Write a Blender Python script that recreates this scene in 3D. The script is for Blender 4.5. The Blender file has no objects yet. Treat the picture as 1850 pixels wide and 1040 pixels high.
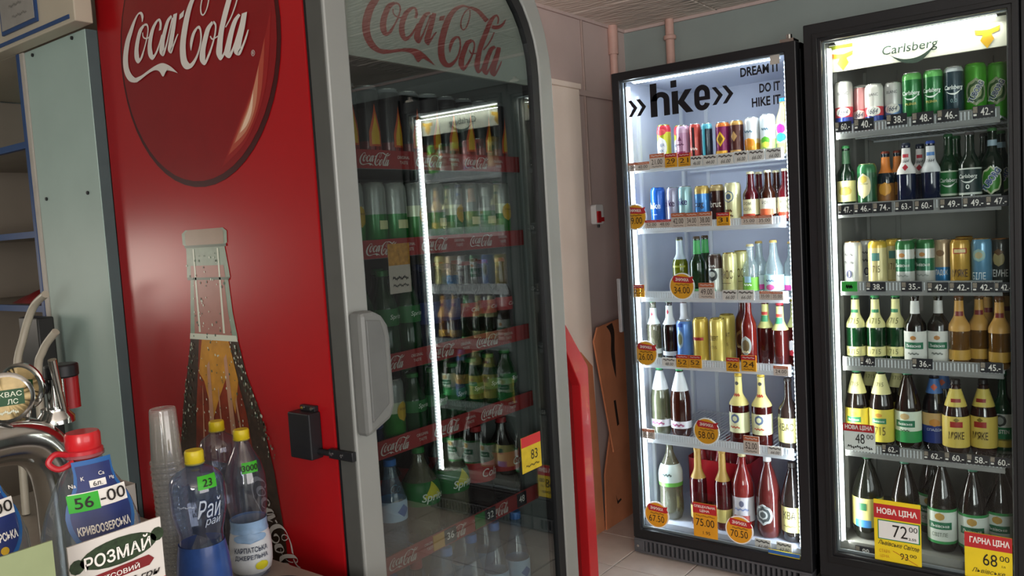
import bpy, bmesh, math, random
from mathutils import Vector
random.seed(7)
PI = math.pi
scene = bpy.context.scene
col = scene.collection

# ------------------------------------------------------------------ camera, world, light, exposure
CAM_H = 1.45
def set_camera():
    yaw, pit, rol = math.radians(-37.33), math.radians(-4.35), math.radians(-3.44)
    cy, sy = math.cos(yaw), math.sin(yaw)
    F = Vector((sy*math.cos(pit), cy*math.cos(pit), math.sin(pit)))
    R = Vector((cy, -sy, 0)); U = R.cross(F)
    r = R*math.cos(rol) + U*math.sin(rol); u = U*math.cos(rol) - R*math.sin(rol)
    cd = bpy.data.cameras.new('camera'); co = bpy.data.objects.new('camera', cd); col.objects.link(co)
    from mathutils import Matrix
    m = Matrix((( r.x, u.x, -F.x, 0), (r.y, u.y, -F.y, 0), (r.z, u.z, -F.z, CAM_H), (0, 0, 0, 1)))
    co.matrix_world = m
    cd.sensor_fit = 'HORIZONTAL'; cd.sensor_width = 36.0; cd.lens = 1473.5*36.0/1850.0
    cd.clip_start = 0.02
    scene.camera = co
set_camera()
w = bpy.data.worlds.new('World'); scene.world = w; w.use_nodes = True
bg = w.node_tree.nodes['Background']; bg.inputs[0].default_value = (0.75, 0.85, 1.0, 1); bg.inputs[1].default_value = 0.9
def area_light(name, loc, rot, sx, sy, power, color=(1, 1, 1), parent=None, spread=PI):
    ld = bpy.data.lights.new(name, 'AREA'); ld.shape = 'RECTANGLE'; ld.size = sx; ld.size_y = sy
    ld.energy = power; ld.color = color; ld.spread = spread
    o = bpy.data.objects.new(name, ld); col.objects.link(o); o.location = loc; o.rotation_euler = rot
    if parent: o.parent = parent; o.location = Vector(loc) - parent.location
    return o
# daylight through the shop window in the wall behind the camera, and an added lamp by the counter
area_light('shop_window_daylight', (2.56, .55, 1.40), (0, math.radians(90), 0), 1.5, 2.6, 42.0, (1.0, 0.92, 0.86))
area_light('front_window_daylight', (1.5, -2.3, 1.45), (math.radians(90), 0, 0), 1.75, 1.5, 120.0, (1.0, 0.95, 0.90))
area_light('counter_window_daylight', (-3.46, 0.30, 1.35), (0, math.radians(-90), 0), 0.30, 0.40, 3.0, (1.0, 0.86, 0.72))  # added source for the blurred bright patch on the red side panel
scene.view_settings.view_transform = 'Standard'
scene.view_settings.look = 'None'
scene.view_settings.exposure = 0.18
scene.view_settings.gamma = 1.0
scene.view_settings.use_curve_mapping = False

# ------------------------------------------------------------------ materials
def lin(h):
    if not isinstance(h, str): return tuple(h)
    h = h.lstrip('#'); c = [int(h[i:i+2], 16)/255 for i in (0, 2, 4)]
    return tuple(x/12.92 if x <= 0.04045 else ((x+0.055)/1.055)**2.4 for x in c)
_mc = {}
def pm(hexc, rough=0.5, metal=0.0, coat=0.0, emit=0.0, trans=0.0, ior=1.45, var=0.06, vscale=18.0, bump=0.0, bscale=60.0, name=None, alpha=1.0):
    """procedural principled paint: noise driven colour variation, optional noise relief"""
    key = (hexc, rough, metal, coat, emit, trans, ior, var, vscale, bump, bscale, alpha)
    if key in _mc: return _mc[key]
    m = bpy.data.materials.new(name or 'paint_' + str(hexc).strip('#')); m.use_nodes = True
    nt = m.node_tree; b = nt.nodes['Principled BSDF']
    c = lin(hexc)
    b.inputs['Base Color'].default_value = (*c, 1); b.inputs['Roughness'].default_value = rough
    b.inputs['Metallic'].default_value = metal; b.inputs['Coat Weight'].default_value = coat
    b.inputs['Transmission Weight'].default_value = trans; b.inputs['IOR'].default_value = ior
    b.inputs['Alpha'].default_value = alpha
    if emit: b.inputs['Emission Color'].default_value = (*c, 1); b.inputs['Emission Strength'].default_value = emit
    if var or bump:
        tc = nt.nodes.new('ShaderNodeTexCoord'); nz = nt.nodes.new('ShaderNodeTexNoise')
        nz.inputs['Scale'].default_value = vscale; nz.inputs['Detail'].default_value = 4
        nt.links.new(tc.outputs['Object'], nz.inputs['Vector'])
    if var:
        r = nt.nodes.new('ShaderNodeValToRGB')
        r.color_ramp.elements[0].position = 0.3; r.color_ramp.elements[1].position = 0.7
        r.color_ramp.elements[0].color = (*[x*(1-var) for x in c], 1)
        r.color_ramp.elements[1].color = (*[min(1, x*(1+var)) for x in c], 1)
        nt.links.new(nz.outputs['Fac'], r.inputs['Fac']); nt.links.new(r.outputs['Color'], b.inputs['Base Color'])
    if bump:
        n2 = nt.nodes.new('ShaderNodeTexNoise'); n2.inputs['Scale'].default_value = bscale; n2.inputs['Detail'].default_value = 3
        nt.links.new(tc.outputs['Object'], n2.inputs['Vector'])
        bp = nt.nodes.new('ShaderNodeBump'); bp.inputs['Strength'].default_value = bump; bp.inputs['Distance'].default_value = 0.01
        nt.links.new(n2.outputs['Fac'], bp.inputs['Height']); nt.links.new(bp.outputs['Normal'], b.inputs['Normal'])
    _mc[key] = m
    return m
def thin_glass(name, tint, ior, rough=0.0, base=0.0, haze=None):
    """pane or thin plastic: transparent sheet with Fresnel mirror, plus a little body haze"""
    key = ('tg', name)
    if key in _mc: return _mc[key]
    m = bpy.data.materials.new(name); m.use_nodes = True; nt = m.node_tree; nt.nodes.clear()
    out = nt.nodes.new('ShaderNodeOutputMaterial'); mix = nt.nodes.new('ShaderNodeMixShader')
    tr = nt.nodes.new('ShaderNodeBsdfTransparent'); gl = nt.nodes.new('ShaderNodeBsdfGlossy')
    tr.inputs[0].default_value = (*lin(tint), 1); gl.inputs['Roughness'].default_value = rough
    ge = nt.nodes.new('ShaderNodeNewGeometry'); dt = nt.nodes.new('ShaderNodeVectorMath'); dt.operation = 'DOT_PRODUCT'
    nt.links.new(ge.outputs['Normal'], dt.inputs[0]); nt.links.new(ge.outputs['Incoming'], dt.inputs[1])
    def mth(op, a_, b_=None):
        n_ = nt.nodes.new('ShaderNodeMath'); n_.operation = op
        for k_, v_ in ((0, a_), (1, b_)):
            if v_ is None: continue
            if isinstance(v_, (int, float)): n_.inputs[k_].default_value = v_
            else: nt.links.new(v_, n_.inputs[k_])
        return n_.outputs[0]
    f0 = ((ior-1)/(ior+1))**2        # Schlick reflectance of one face, the same from both sides
    src = mth('ADD', mth('MULTIPLY', mth('POWER', mth('SUBTRACT', 1.0, mth('ABSOLUTE', dt.outputs['Value'])), 5.0), 1-f0), f0)
    if base:
        ad = nt.nodes.new('ShaderNodeMath'); ad.operation = 'ADD'; ad.use_clamp = True; ad.inputs[1].default_value = base
        nt.links.new(src, ad.inputs[0]); src = ad.outputs[0]
    first = tr.outputs[0]
    if haze:
        df = nt.nodes.new('ShaderNodeBsdfPrincipled'); df.inputs['Base Color'].default_value = (*lin(haze[0]), 1); df.inputs['Roughness'].default_value = 0.3
        hm = nt.nodes.new('ShaderNodeMixShader'); hm.inputs[0].default_value = haze[1]
        nz = nt.nodes.new('ShaderNodeTexNoise'); nz.inputs['Scale'].default_value = 9
        mm = nt.nodes.new('ShaderNodeMapRange'); mm.inputs[3].default_value = haze[1]*0.7; mm.inputs[4].default_value = haze[1]*1.3
        nt.links.new(nz.outputs['Fac'], mm.inputs[0]); nt.links.new(mm.outputs[0], hm.inputs[0])
        nt.links.new(first, hm.inputs[1]); nt.links.new(df.outputs[0], hm.inputs[2]); first = hm.outputs[0]
    nt.links.new(src, mix.inputs[0]); nt.links.new(first, mix.inputs[1]); nt.links.new(gl.outputs[0], mix.inputs[2])
    nt.links.new(mix.outputs[0], out.inputs[0])
    _mc[key] = m
    return m
BLACK = pm('#17181b', 0.42, var=0.1); BLACK2 = pm('#0c0d10', 0.5, var=0.1); GREY_DK = pm('#3a3b3e', 0.5)
WHITE = pm('#e4e4e2', 0.4, var=0.02); CHROME = pm('#c9c9c6', 0.14, 1.0, var=0.02); SILVER = pm('#a9aba8', 0.38, 0.55, var=0.05, vscale=6)
ALU = pm('#c8cacb', 0.3, 1.0, var=0.03)

# ------------------------------------------------------------------ mesh helpers
class MB:
    def __init__(s): s.v = []; s.f = []; s.m = []; s.sm = []
    def add(s, vs, fs, mat=0, smooth=False):
        o = len(s.v); s.v += [tuple(p) for p in vs]
        for f in fs: s.f.append([i+o for i in f]); s.m.append(mat); s.sm.append(smooth)
        return s
    def box(s, x0, x1, y0, y1, z0, z1, mat=0):
        vs = [(x0,y0,z0),(x1,y0,z0),(x1,y1,z0),(x0,y1,z0),(x0,y0,z1),(x1,y0,z1),(x1,y1,z1),(x0,y1,z1)]
        return s.add(vs, [(0,3,2,1),(4,5,6,7),(0,1,5,4),(1,2,6,5),(2,3,7,6),(3,0,4,7)], mat)
    def lathe(s, prof, seg=20, mat=0, mats=None, a0=0.0, a1=2*PI, cx=0, cy=0, cz=0, smooth=True):
        full = abs(a1-a0-2*PI) < 1e-6; n = seg if full else seg+1
        vs = []
        for r, z in prof:
            for i in range(n):
                a = a0+(a1-a0)*i/seg; vs.append((cx+r*math.cos(a), cy+r*math.sin(a), cz+z))
        o = len(s.v); s.v += vs
        for k in range(len(prof)-1):
            for i in range(seg):
                j = (i+1) % n if full else i+1
                q = [o+k*n+i, o+k*n+j, o+(k+1)*n+j, o+(k+1)*n+i]
                if prof[k][0] < 1e-6: q = [q[0], q[2], q[3]]
                elif prof[k+1][0] < 1e-6: q = [q[0], q[1], q[2]]
                s.f.append(q); s.m.append(mats[k] if mats else mat); s.sm.append(smooth)
        return s
    def tube(s, pts, r, seg=8, mat=0, caps=True):
        pts = [Vector(p) for p in pts]; rs = r if isinstance(r, (list, tuple)) else [r]*len(pts)
        o = len(s.v); up = None
        for i, p in enumerate(pts):
            t = (pts[min(i+1, len(pts)-1)]-pts[max(i-1, 0)]).normalized()
            if up is None: up = Vector((0,0,1)) if abs(t.z) < .9 else Vector((1,0,0))
            a = t.cross(up).normalized(); b = a.cross(t).normalized(); up = b
            for k in range(seg):
                th = 2*PI*k/seg; s.v.append(tuple(p+(a*math.cos(th)+b*math.sin(th))*rs[i]))
        for i in range(len(pts)-1):
            for k in range(seg):
                k2 = (k+1) % seg
                s.f.append([o+i*seg+k, o+i*seg+k2, o+(i+1)*seg+k2, o+(i+1)*seg+k]); s.m.append(mat); s.sm.append(True)
        if caps:
            s.f.append([o+k for k in range(seg)]); s.m.append(mat); s.sm.append(False)
            e = o+(len(pts)-1)*seg; s.f.append([e+k for k in range(seg)]); s.m.append(mat); s.sm.append(False)
        return s
    def prism(s, poly, axis, lo, hi, mat=0, smooth=False):
        f3 = {'x': lambda a, b, c: (c, a, b), 'y': lambda a, b, c: (a, c, b), 'z': lambda a, b, c: (a, b, c)}[axis]
        n = len(poly); vs = [f3(a, b, lo) for a, b in poly]+[f3(a, b, hi) for a, b in poly]
        s.add(vs, [list(range(n)), list(range(n, 2*n))], mat)
        o = len(s.v)-2*n
        for i in range(n):
            j = (i+1) % n; s.f.append([o+i, o+j, o+n+j, o+n+i]); s.m.append(mat); s.sm.append(smooth)
        return s
    def ring(s, outer, inner, axis, lo, hi, mat=0):
        f3 = {'x': lambda a, b, c: (c, a, b), 'y': lambda a, b, c: (a, c, b), 'z': lambda a, b, c: (a, b, c)}[axis]
        n = len(outer); o = len(s.v)
        for c in (lo, hi):
            s.v += [f3(a, b, c) for a, b in outer]+[f3(a, b, c) for a, b in inner]
        for i in range(n):
            j = (i+1) % n
            for q in ([i, j, n+j, n+i], [2*n+i, 2*n+j, 3*n+j, 3*n+i], [i, j, 2*n+j, 2*n+i], [n+i, n+j, 3*n+j, 3*n+i]):
                s.f.append([o+k for k in q]); s.m.append(mat); s.sm.append(False)
        return s
    def mesh(s, name, mats, recalc=True, angle=40):
        me = bpy.data.meshes.new(name); me.from_pydata(s.v, [], s.f)
        for m in (mats if isinstance(mats, (list, tuple)) else [mats]): me.materials.append(m)
        me.polygons.foreach_set('material_index', s.m); me.polygons.foreach_set('use_smooth', s.sm)
        if recalc:
            bm = bmesh.new(); bm.from_mesh(me); bmesh.ops.recalc_face_normals(bm, faces=bm.faces); bm.to_mesh(me); bm.free()
        if any(s.sm): me.set_sharp_from_angle(angle=math.radians(angle))
        me.update(); return me
    def build(s, name, mats, parent=None, loc=None, recalc=True, bevel=0.0, angle=40):
        o = bpy.data.objects.new(name, s.mesh(name, mats, recalc, angle)); col.objects.link(o)
        if parent: o.parent = parent
        if loc: o.location = loc
        elif parent: o.location = -wloc(parent)
        if bevel:
            bv = o.modifiers.new('bevel', 'BEVEL'); bv.width = bevel; bv.segments = 2; bv.limit_method = 'ANGLE'
        return o
def wloc(o):
    p = Vector(o.location)
    while o.parent: o = o.parent; p += o.location
    return p
def tag(o, label, cat, group=None):
    o['label'] = label; o['category'] = cat
    if group: o['group'] = group
    return o
def struct(o): o['kind'] = 'structure'; return o
def thing(name, loc, label, cat, group=None, rz=0.0):
    o = bpy.data.objects.new(name, None); col.objects.link(o); o.location = loc; o.rotation_euler = (0, 0, rz); o.empty_display_size = 0.05
    return tag(o, label, cat, group)
def inst(name, mesh, parent, loc=(0, 0, 0)):
    o = bpy.data.objects.new(name, mesh); col.objects.link(o); o.parent = parent; o.location = loc; return o
def rrect(a0, a1, b0, b1, rad, n=6):
    """rounded rectangle outline, rad for (low-low, high-low, high-high, low-high) corners"""
    out = []
    for (ca, cb, st), r in zip((((a0), (b0), PI), ((a1), (b0), 1.5*PI), ((a1), (b1), 0), ((a0), (b1), .5*PI)), rad):
        x = ca+r if ca == a0 else ca-r; y = cb+r if cb == b0 else cb-r
        for i in range(n+1):
            t = st+.5*PI*i/n; out.append((x+r*math.cos(t), y+r*math.sin(t)))
    return out
# ------------------------------------------------------------------ lettering
_tc = {}
def text2d(s, bold=0.0, shear=0.0, space=1.0):
    """outline letters as a flat triangulated shape, cap height scaled to 1, centred"""
    key = (s, bold, shear, space)
    if key in _tc: return _tc[key]
    cu = bpy.data.curves.new('lettering', 'FONT'); cu.body = s; cu.size = 1.0; cu.offset = bold; cu.shear = shear; cu.space_character = space
    cu.resolution_u = 3; cu.fill_mode = 'FRONT'; cu.dimensions = '2D'
    ob = bpy.data.objects.new('lettering', cu)
    me = bpy.data.meshes.new_from_object(ob)
    vs = [(v.co.x, v.co.y) for v in me.vertices]; fs = [list(p.vertices) for p in me.polygons]
    bpy.data.objects.remove(ob); bpy.data.curves.remove(cu); bpy.data.meshes.remove(me)
    if not vs: vs = [(0, 0), (1, 0), (0, 1)]; fs = []
    x0 = min(v[0] for v in vs); x1 = max(v[0] for v in vs); y0 = min(v[1] for v in vs); y1 = max(v[1] for v in vs)
    h = max(y1-y0, 1e-6)
    vs = [((x-(x0+x1)/2)/h, (y-(y0+y1)/2)/h) for x, y in vs]
    _tc[key] = (vs, fs, (x1-x0)/h)
    return _tc[key]
def put_text(mb, s, fmap, height, width=None, mat=0, bold=0.0, shear=0.0, space=1.0):
    if s == '~':        # writing too small to read: a scribbled line
        n = 22; wd = width or height*4; up = []; dn = []
        for i in range(n+1):
            a = -wd/2+wd*i/n; b = height*(.5 if i % 2 else -.5)*(.55+.45*math.sin(i*2.3)); up.append(fmap(a+height*.12, b+height*.12)); dn.append(fmap(a-height*.12, b-height*.12))
        mb.add(up+dn, [(i, i+1, n+2+i, n+1+i) for i in range(n)], mat); return
    vs, fs, asp = text2d(s, bold, shear, space)
    sx = height if width is None else width/asp
    mb.add([fmap(x*sx, y*height) for x, y in vs], fs, mat)
def front(cx, y, cz, rot=0.0):      # map onto a plane that faces -Y
    c, s = math.cos(rot), math.sin(rot)
    return lambda a, b: (cx+a*c-b*s, y, cz+a*s+b*c)
def side_px(x, cy, cz):             # map onto a plane that faces +X
    return lambda a, b: (x, cy+a, cz+b)
def poly(mb, pts, fmap, mat=0): mb.add([fmap(a, b) for a, b in pts], [list(range(len(pts)))], mat)
def ellipse(a, b, n=28, ca=0, cb=0): return [(ca+a*math.cos(2*PI*i/n), cb+b*math.sin(2*PI*i/n)) for i in range(n)]
def crs(pts, n=4):
    """Catmull-Rom through 2D points"""
    o = []
    for i in range(len(pts)-1):
        p0, p1, p2, p3 = pts[max(i-1, 0)], pts[i], pts[i+1], pts[min(i+2, len(pts)-1)]
        for k in range(n):
            t = k/n
            o.append(tuple(.5*((2*p1[d])+(-p0[d]+p2[d])*t+(2*p0[d]-5*p1[d]+4*p2[d]-p3[d])*t*t+(-p0[d]+3*p1[d]-3*p2[d]+p3[d])*t**3) for d in (0, 1)))
    o.append(tuple(pts[-1])); return o
def script_logo(mb, fmap, width, mat=0, n=4, nrm=(0, 0, 0)):
    for s, (L, R) in enumerate(LOGO):
        a, b = crs(L, n), crs(R, n); k = len(a)
        off = Vector(nrm)*(.00009*s)         # each stroke a hair above the one before, as layered vinyl
        mb.add([Vector(fmap(x*width, y*width))+off for x, y in a+b], [(i, i+1, k+i+1, k+i) for i in range(k-1)], mat)
def swoosh(mb, fmap, w, mat=0):
    up = crs([(-.5, .02), (-.2, -.12), (.15, -.10), (.5, .12)], 5); dn = crs([(-.5, .02), (-.2, -.2), (.15, -.22), (.5, .12)], 5); k = len(up)
    mb.add([fmap(a*w, b*w) for a, b in up]+[fmap(a*w, b*w) for a, b in dn], [(i, i+1, k+i+1, k+i) for i in range(k-1)], mat)

# measured tables: script logo ribbons, price tags (kind, text, x, z, width, height, where), drinks per shelf (name, x, height)
LOGO = [([(-0.3216, 0.1033), (-0.3103, 0.1254), (-0.3241, 0.1458), (-0.3546, 0.1461), (-0.3976, 0.1231), (-0.4478, 0.0817), (-0.4805, 0.0496), (-0.5045, 0.0104), (-0.5203, -0.0313), (-0.5222, -0.0714), (-0.5102, -0.1058), (-0.483, -0.1339), (-0.4437, -0.1465), (-0.4126, -0.1492)], [(-0.3291, 0.1027), (-0.3289, 0.1201), (-0.3351, 0.137), (-0.3523, 0.1387), (-0.3822, 0.1145), (-0.4179, 0.0704), (-0.442, 0.0414), (-0.4604, 0.0082), (-0.4742, -0.0272), (-0.4776, -0.0601), (-0.4707, -0.0881), (-0.4526, -0.1118), (-0.4281, -0.1272), (-0.4026, -0.1303)]), ([(-0.317, 0.0908), (-0.3582, 0.0751), (-0.3904, 0.0368), (-0.4124, -0.0063), (-0.4166, -0.0447), (-0.3916, -0.0693), (-0.3524, -0.0518), (-0.3238, -0.0148), (-0.2956, 0.0242), (-0.2784, 0.0623), (-0.2848, 0.0863), (-0.31, 0.0915)], [(-0.3102, 0.0805), (-0.3365, 0.0633), (-0.3587, 0.0328), (-0.3761, -0.0045), (-0.3786, -0.0336), (-0.3762, -0.0493), (-0.3656, -0.0445), (-0.3339, -0.0124), (-0.3057, 0.0253), (-0.2883, 0.061), (-0.2941, 0.0801), (-0.3172, 0.0798)]), ([(-0.3337, 0.0564), (-0.3326, 0.0372), (-0.3161, 0.0256), (-0.2838, 0.0238), (-0.25, 0.0419)], [(-0.326, 0.0583), (-0.3254, 0.0404), (-0.3116, 0.0308), (-0.2844, 0.0297), (-0.254, 0.0465)]), ([(-0.1781, 0.0397), (-0.169, 0.0661), (-0.181, 0.0884), (-0.2128, 0.0854), (-0.2535, 0.0613), (-0.2839, 0.0239), (-0.3003, -0.016), (-0.2972, -0.0538), (-0.2669, -0.074), (-0.2275, -0.0516), (-0.1965, -0.0181), (-0.1709, 0.0175)], [(-0.1971, 0.0394), (-0.1865, 0.0626), (-0.1912, 0.0799), (-0.2056, 0.0749), (-0.2312, 0.0531), (-0.2519, 0.0213), (-0.2648, -0.0118), (-0.2635, -0.0416), (-0.2585, -0.0542), (-0.2388, -0.0451), (-0.207, -0.0153), (-0.18, 0.0191)]), ([(-0.0908, 0.0862), (-0.1279, 0.071), (-0.1627, 0.0327), (-0.1926, -0.012), (-0.207, -0.0522), (-0.177, -0.0726), (-0.1459, -0.0377), (-0.1126, 0.0152), (-0.0767, 0.0721)], [(-0.0837, 0.0769), (-0.1087, 0.0621), (-0.1337, 0.0281), (-0.1585, -0.0135), (-0.1686, -0.0466), (-0.1844, -0.0552), (-0.158, -0.0351), (-0.1223, 0.0163), (-0.0877, 0.0731)]), ([(-0.0716, 0.0846), (-0.0968, 0.0338), (-0.1242, -0.0173), (-0.1395, -0.0531), (-0.1148, -0.0721), (-0.0886, -0.0455), (-0.0623, -0.0176), (-0.0473, -0.0029)], [(-0.0424, 0.0848), (-0.0633, 0.0331), (-0.0877, -0.0185), (-0.1028, -0.05), (-0.1184, -0.0572), (-0.0989, -0.0419), (-0.0717, -0.0144), (-0.0536, -0.0003)]), ([(0.0377, -0.0859), (0.0536, -0.0567), (0.0729, -0.0279), (0.0908, -0.0122), (0.1011, -0.0075), (0.1116, -0.0191), (0.1103, -0.0511), (0.0914, -0.0896), (0.0613, -0.1197), (0.0272, -0.1368), (0.0129, -0.1344), (-0.0007, -0.1147), (-0.0029, -0.0786), (0.005, -0.0398), (0.0246, 0.0058), (0.0492, 0.0527), (0.0798, 0.097), (0.1174, 0.1292), (0.158, 0.1491), (0.1882, 0.1508), (0.2319, 0.1475), (0.2667, 0.1381), (0.2964, 0.1204), (0.3257, 0.1019)], [(0.0339, -0.0862), (0.0327, -0.0565), (0.0513, -0.0229), (0.0816, -0.0031), (0.1109, 0.0021), (0.1234, -0.016), (0.122, -0.0503), (0.1032, -0.0911), (0.0755, -0.1258), (0.0351, -0.1544), (-0.0132, -0.1562), (-0.0444, -0.1289), (-0.049, -0.0855), (-0.0402, -0.0418), (-0.0195, 0.0069), (0.009, 0.0569), (0.0505, 0.1055), (0.1026, 0.1416), (0.1568, 0.1604), (0.1929, 0.1604), (0.243, 0.1633), (0.2886, 0.1569), (0.3246, 0.139), (0.3548, 0.1201)]), ([(0.2006, 0.1513), (0.1715, 0.1334), (0.1448, 0.1034), (0.1282, 0.071), (0.1292, 0.0451), (0.1497, 0.0357), (0.1781, 0.0564), (0.1984, 0.0894), (0.2112, 0.1214), (0.2103, 0.1467)], [(0.2059, 0.1476), (0.1784, 0.1309), (0.1532, 0.1025), (0.1374, 0.0718), (0.1381, 0.0484), (0.1487, 0.042), (0.1702, 0.058), (0.1895, 0.0896), (0.203, 0.1204), (0.2021, 0.1449)]), ([(0.3734, 0.0798), (0.4132, 0.0801), (0.4573, 0.0967), (0.486, 0.1202), (0.5019, 0.1452)], [(0.3808, 0.0979), (0.4135, 0.1001), (0.445, 0.1084), (0.4721, 0.1244), (0.4981, 0.1459)]), ([(0.2022, 0.0025), (0.159, -0.0174), (0.1285, -0.0572), (0.1026, -0.0994), (0.0954, -0.1378), (0.1269, -0.1619), (0.1628, -0.1353), (0.195, -0.0963), (0.2226, -0.0541), (0.2325, -0.0176), (0.2179, 0.001)], [(0.2144, -0.0074), (0.1869, -0.0269), (0.1638, -0.0611), (0.1423, -0.0996), (0.1363, -0.129), (0.1335, -0.1431), (0.1478, -0.1306), (0.183, -0.0943), (0.2108, -0.0537), (0.2214, -0.0199), (0.2055, -0.0049)]), ([(0.1795, -0.056), (0.1963, -0.0714), (0.2358, -0.067)], [(0.1866, -0.0524), (0.2004, -0.0664), (0.2364, -0.061)]), ([(0.432, 0.1099), (0.443, 0.1388), (0.4264, 0.1577), (0.3875, 0.1434), (0.3491, 0.1108), (0.3136, 0.062), (0.2801, 0.0142), (0.2471, -0.0425), (0.2271, -0.0885), (0.2152, -0.1309), (0.2419, -0.1616), (0.2836, -0.1333), (0.3143, -0.0987)], [(0.4204, 0.1092), (0.4296, 0.1359), (0.42, 0.1476), (0.4056, 0.1357), (0.3805, 0.1061), (0.3499, 0.0586), (0.3178, 0.0111), (0.2842, -0.0438), (0.2678, -0.0874), (0.2582, -0.1241), (0.2539, -0.1417), (0.2717, -0.1291), (0.3036, -0.0962)]), ([(0.3879, 0.0634), (0.367, 0.0324), (0.3316, -0.0067), (0.2903, -0.0378)], [(0.3972, 0.0626), (0.3759, 0.031), (0.3394, -0.0092), (0.2972, -0.0409)]), ([(0.3866, -0.0043), (0.3494, -0.0216), (0.317, -0.0578), (0.2891, -0.1006), (0.2697, -0.1407), (0.305, -0.1632), (0.3407, -0.1305), (0.3769, -0.0819), (0.4154, -0.0245)], [(0.3987, -0.0131), (0.3749, -0.0302), (0.3508, -0.0619), (0.328, -0.103), (0.3122, -0.1358), (0.3017, -0.1448), (0.3275, -0.1274), (0.3651, -0.0804), (0.4032, -0.0234)]), ([(0.4083, -0.0086), (0.3825, -0.0592), (0.3557, -0.1057), (0.336, -0.1454), (0.3714, -0.1633), (0.4053, -0.1321), (0.4295, -0.1019), (0.4441, -0.0773)], [(0.4426, -0.0086), (0.4218, -0.0604), (0.3958, -0.1077), (0.3794, -0.1417), (0.3631, -0.1479), (0.3921, -0.1284), (0.4176, -0.1001), (0.4373, -0.0765)]), ([(-0.4144, -0.1296), (-0.3667, -0.1258), (-0.3117, -0.1146), (-0.2668, -0.1059), (-0.2214, -0.1005), (-0.1873, -0.1017), (-0.1537, -0.1128), (-0.1201, -0.1301), (-0.0755, -0.1623)], [(-0.4166, -0.1509), (-0.379, -0.1434), (-0.3241, -0.1302), (-0.2796, -0.1228), (-0.2462, -0.123), (-0.219, -0.133), (-0.1919, -0.1594), (-0.1562, -0.1386), (-0.0755, -0.1623)]), ([(-0.0217, 0.0739), (0.0153, 0.0856)], [(-0.0299, 0.0526), (0.0048, 0.061)])]
LOGO_DOOR = (1.4731, 1.9073, 0.4917)
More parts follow.
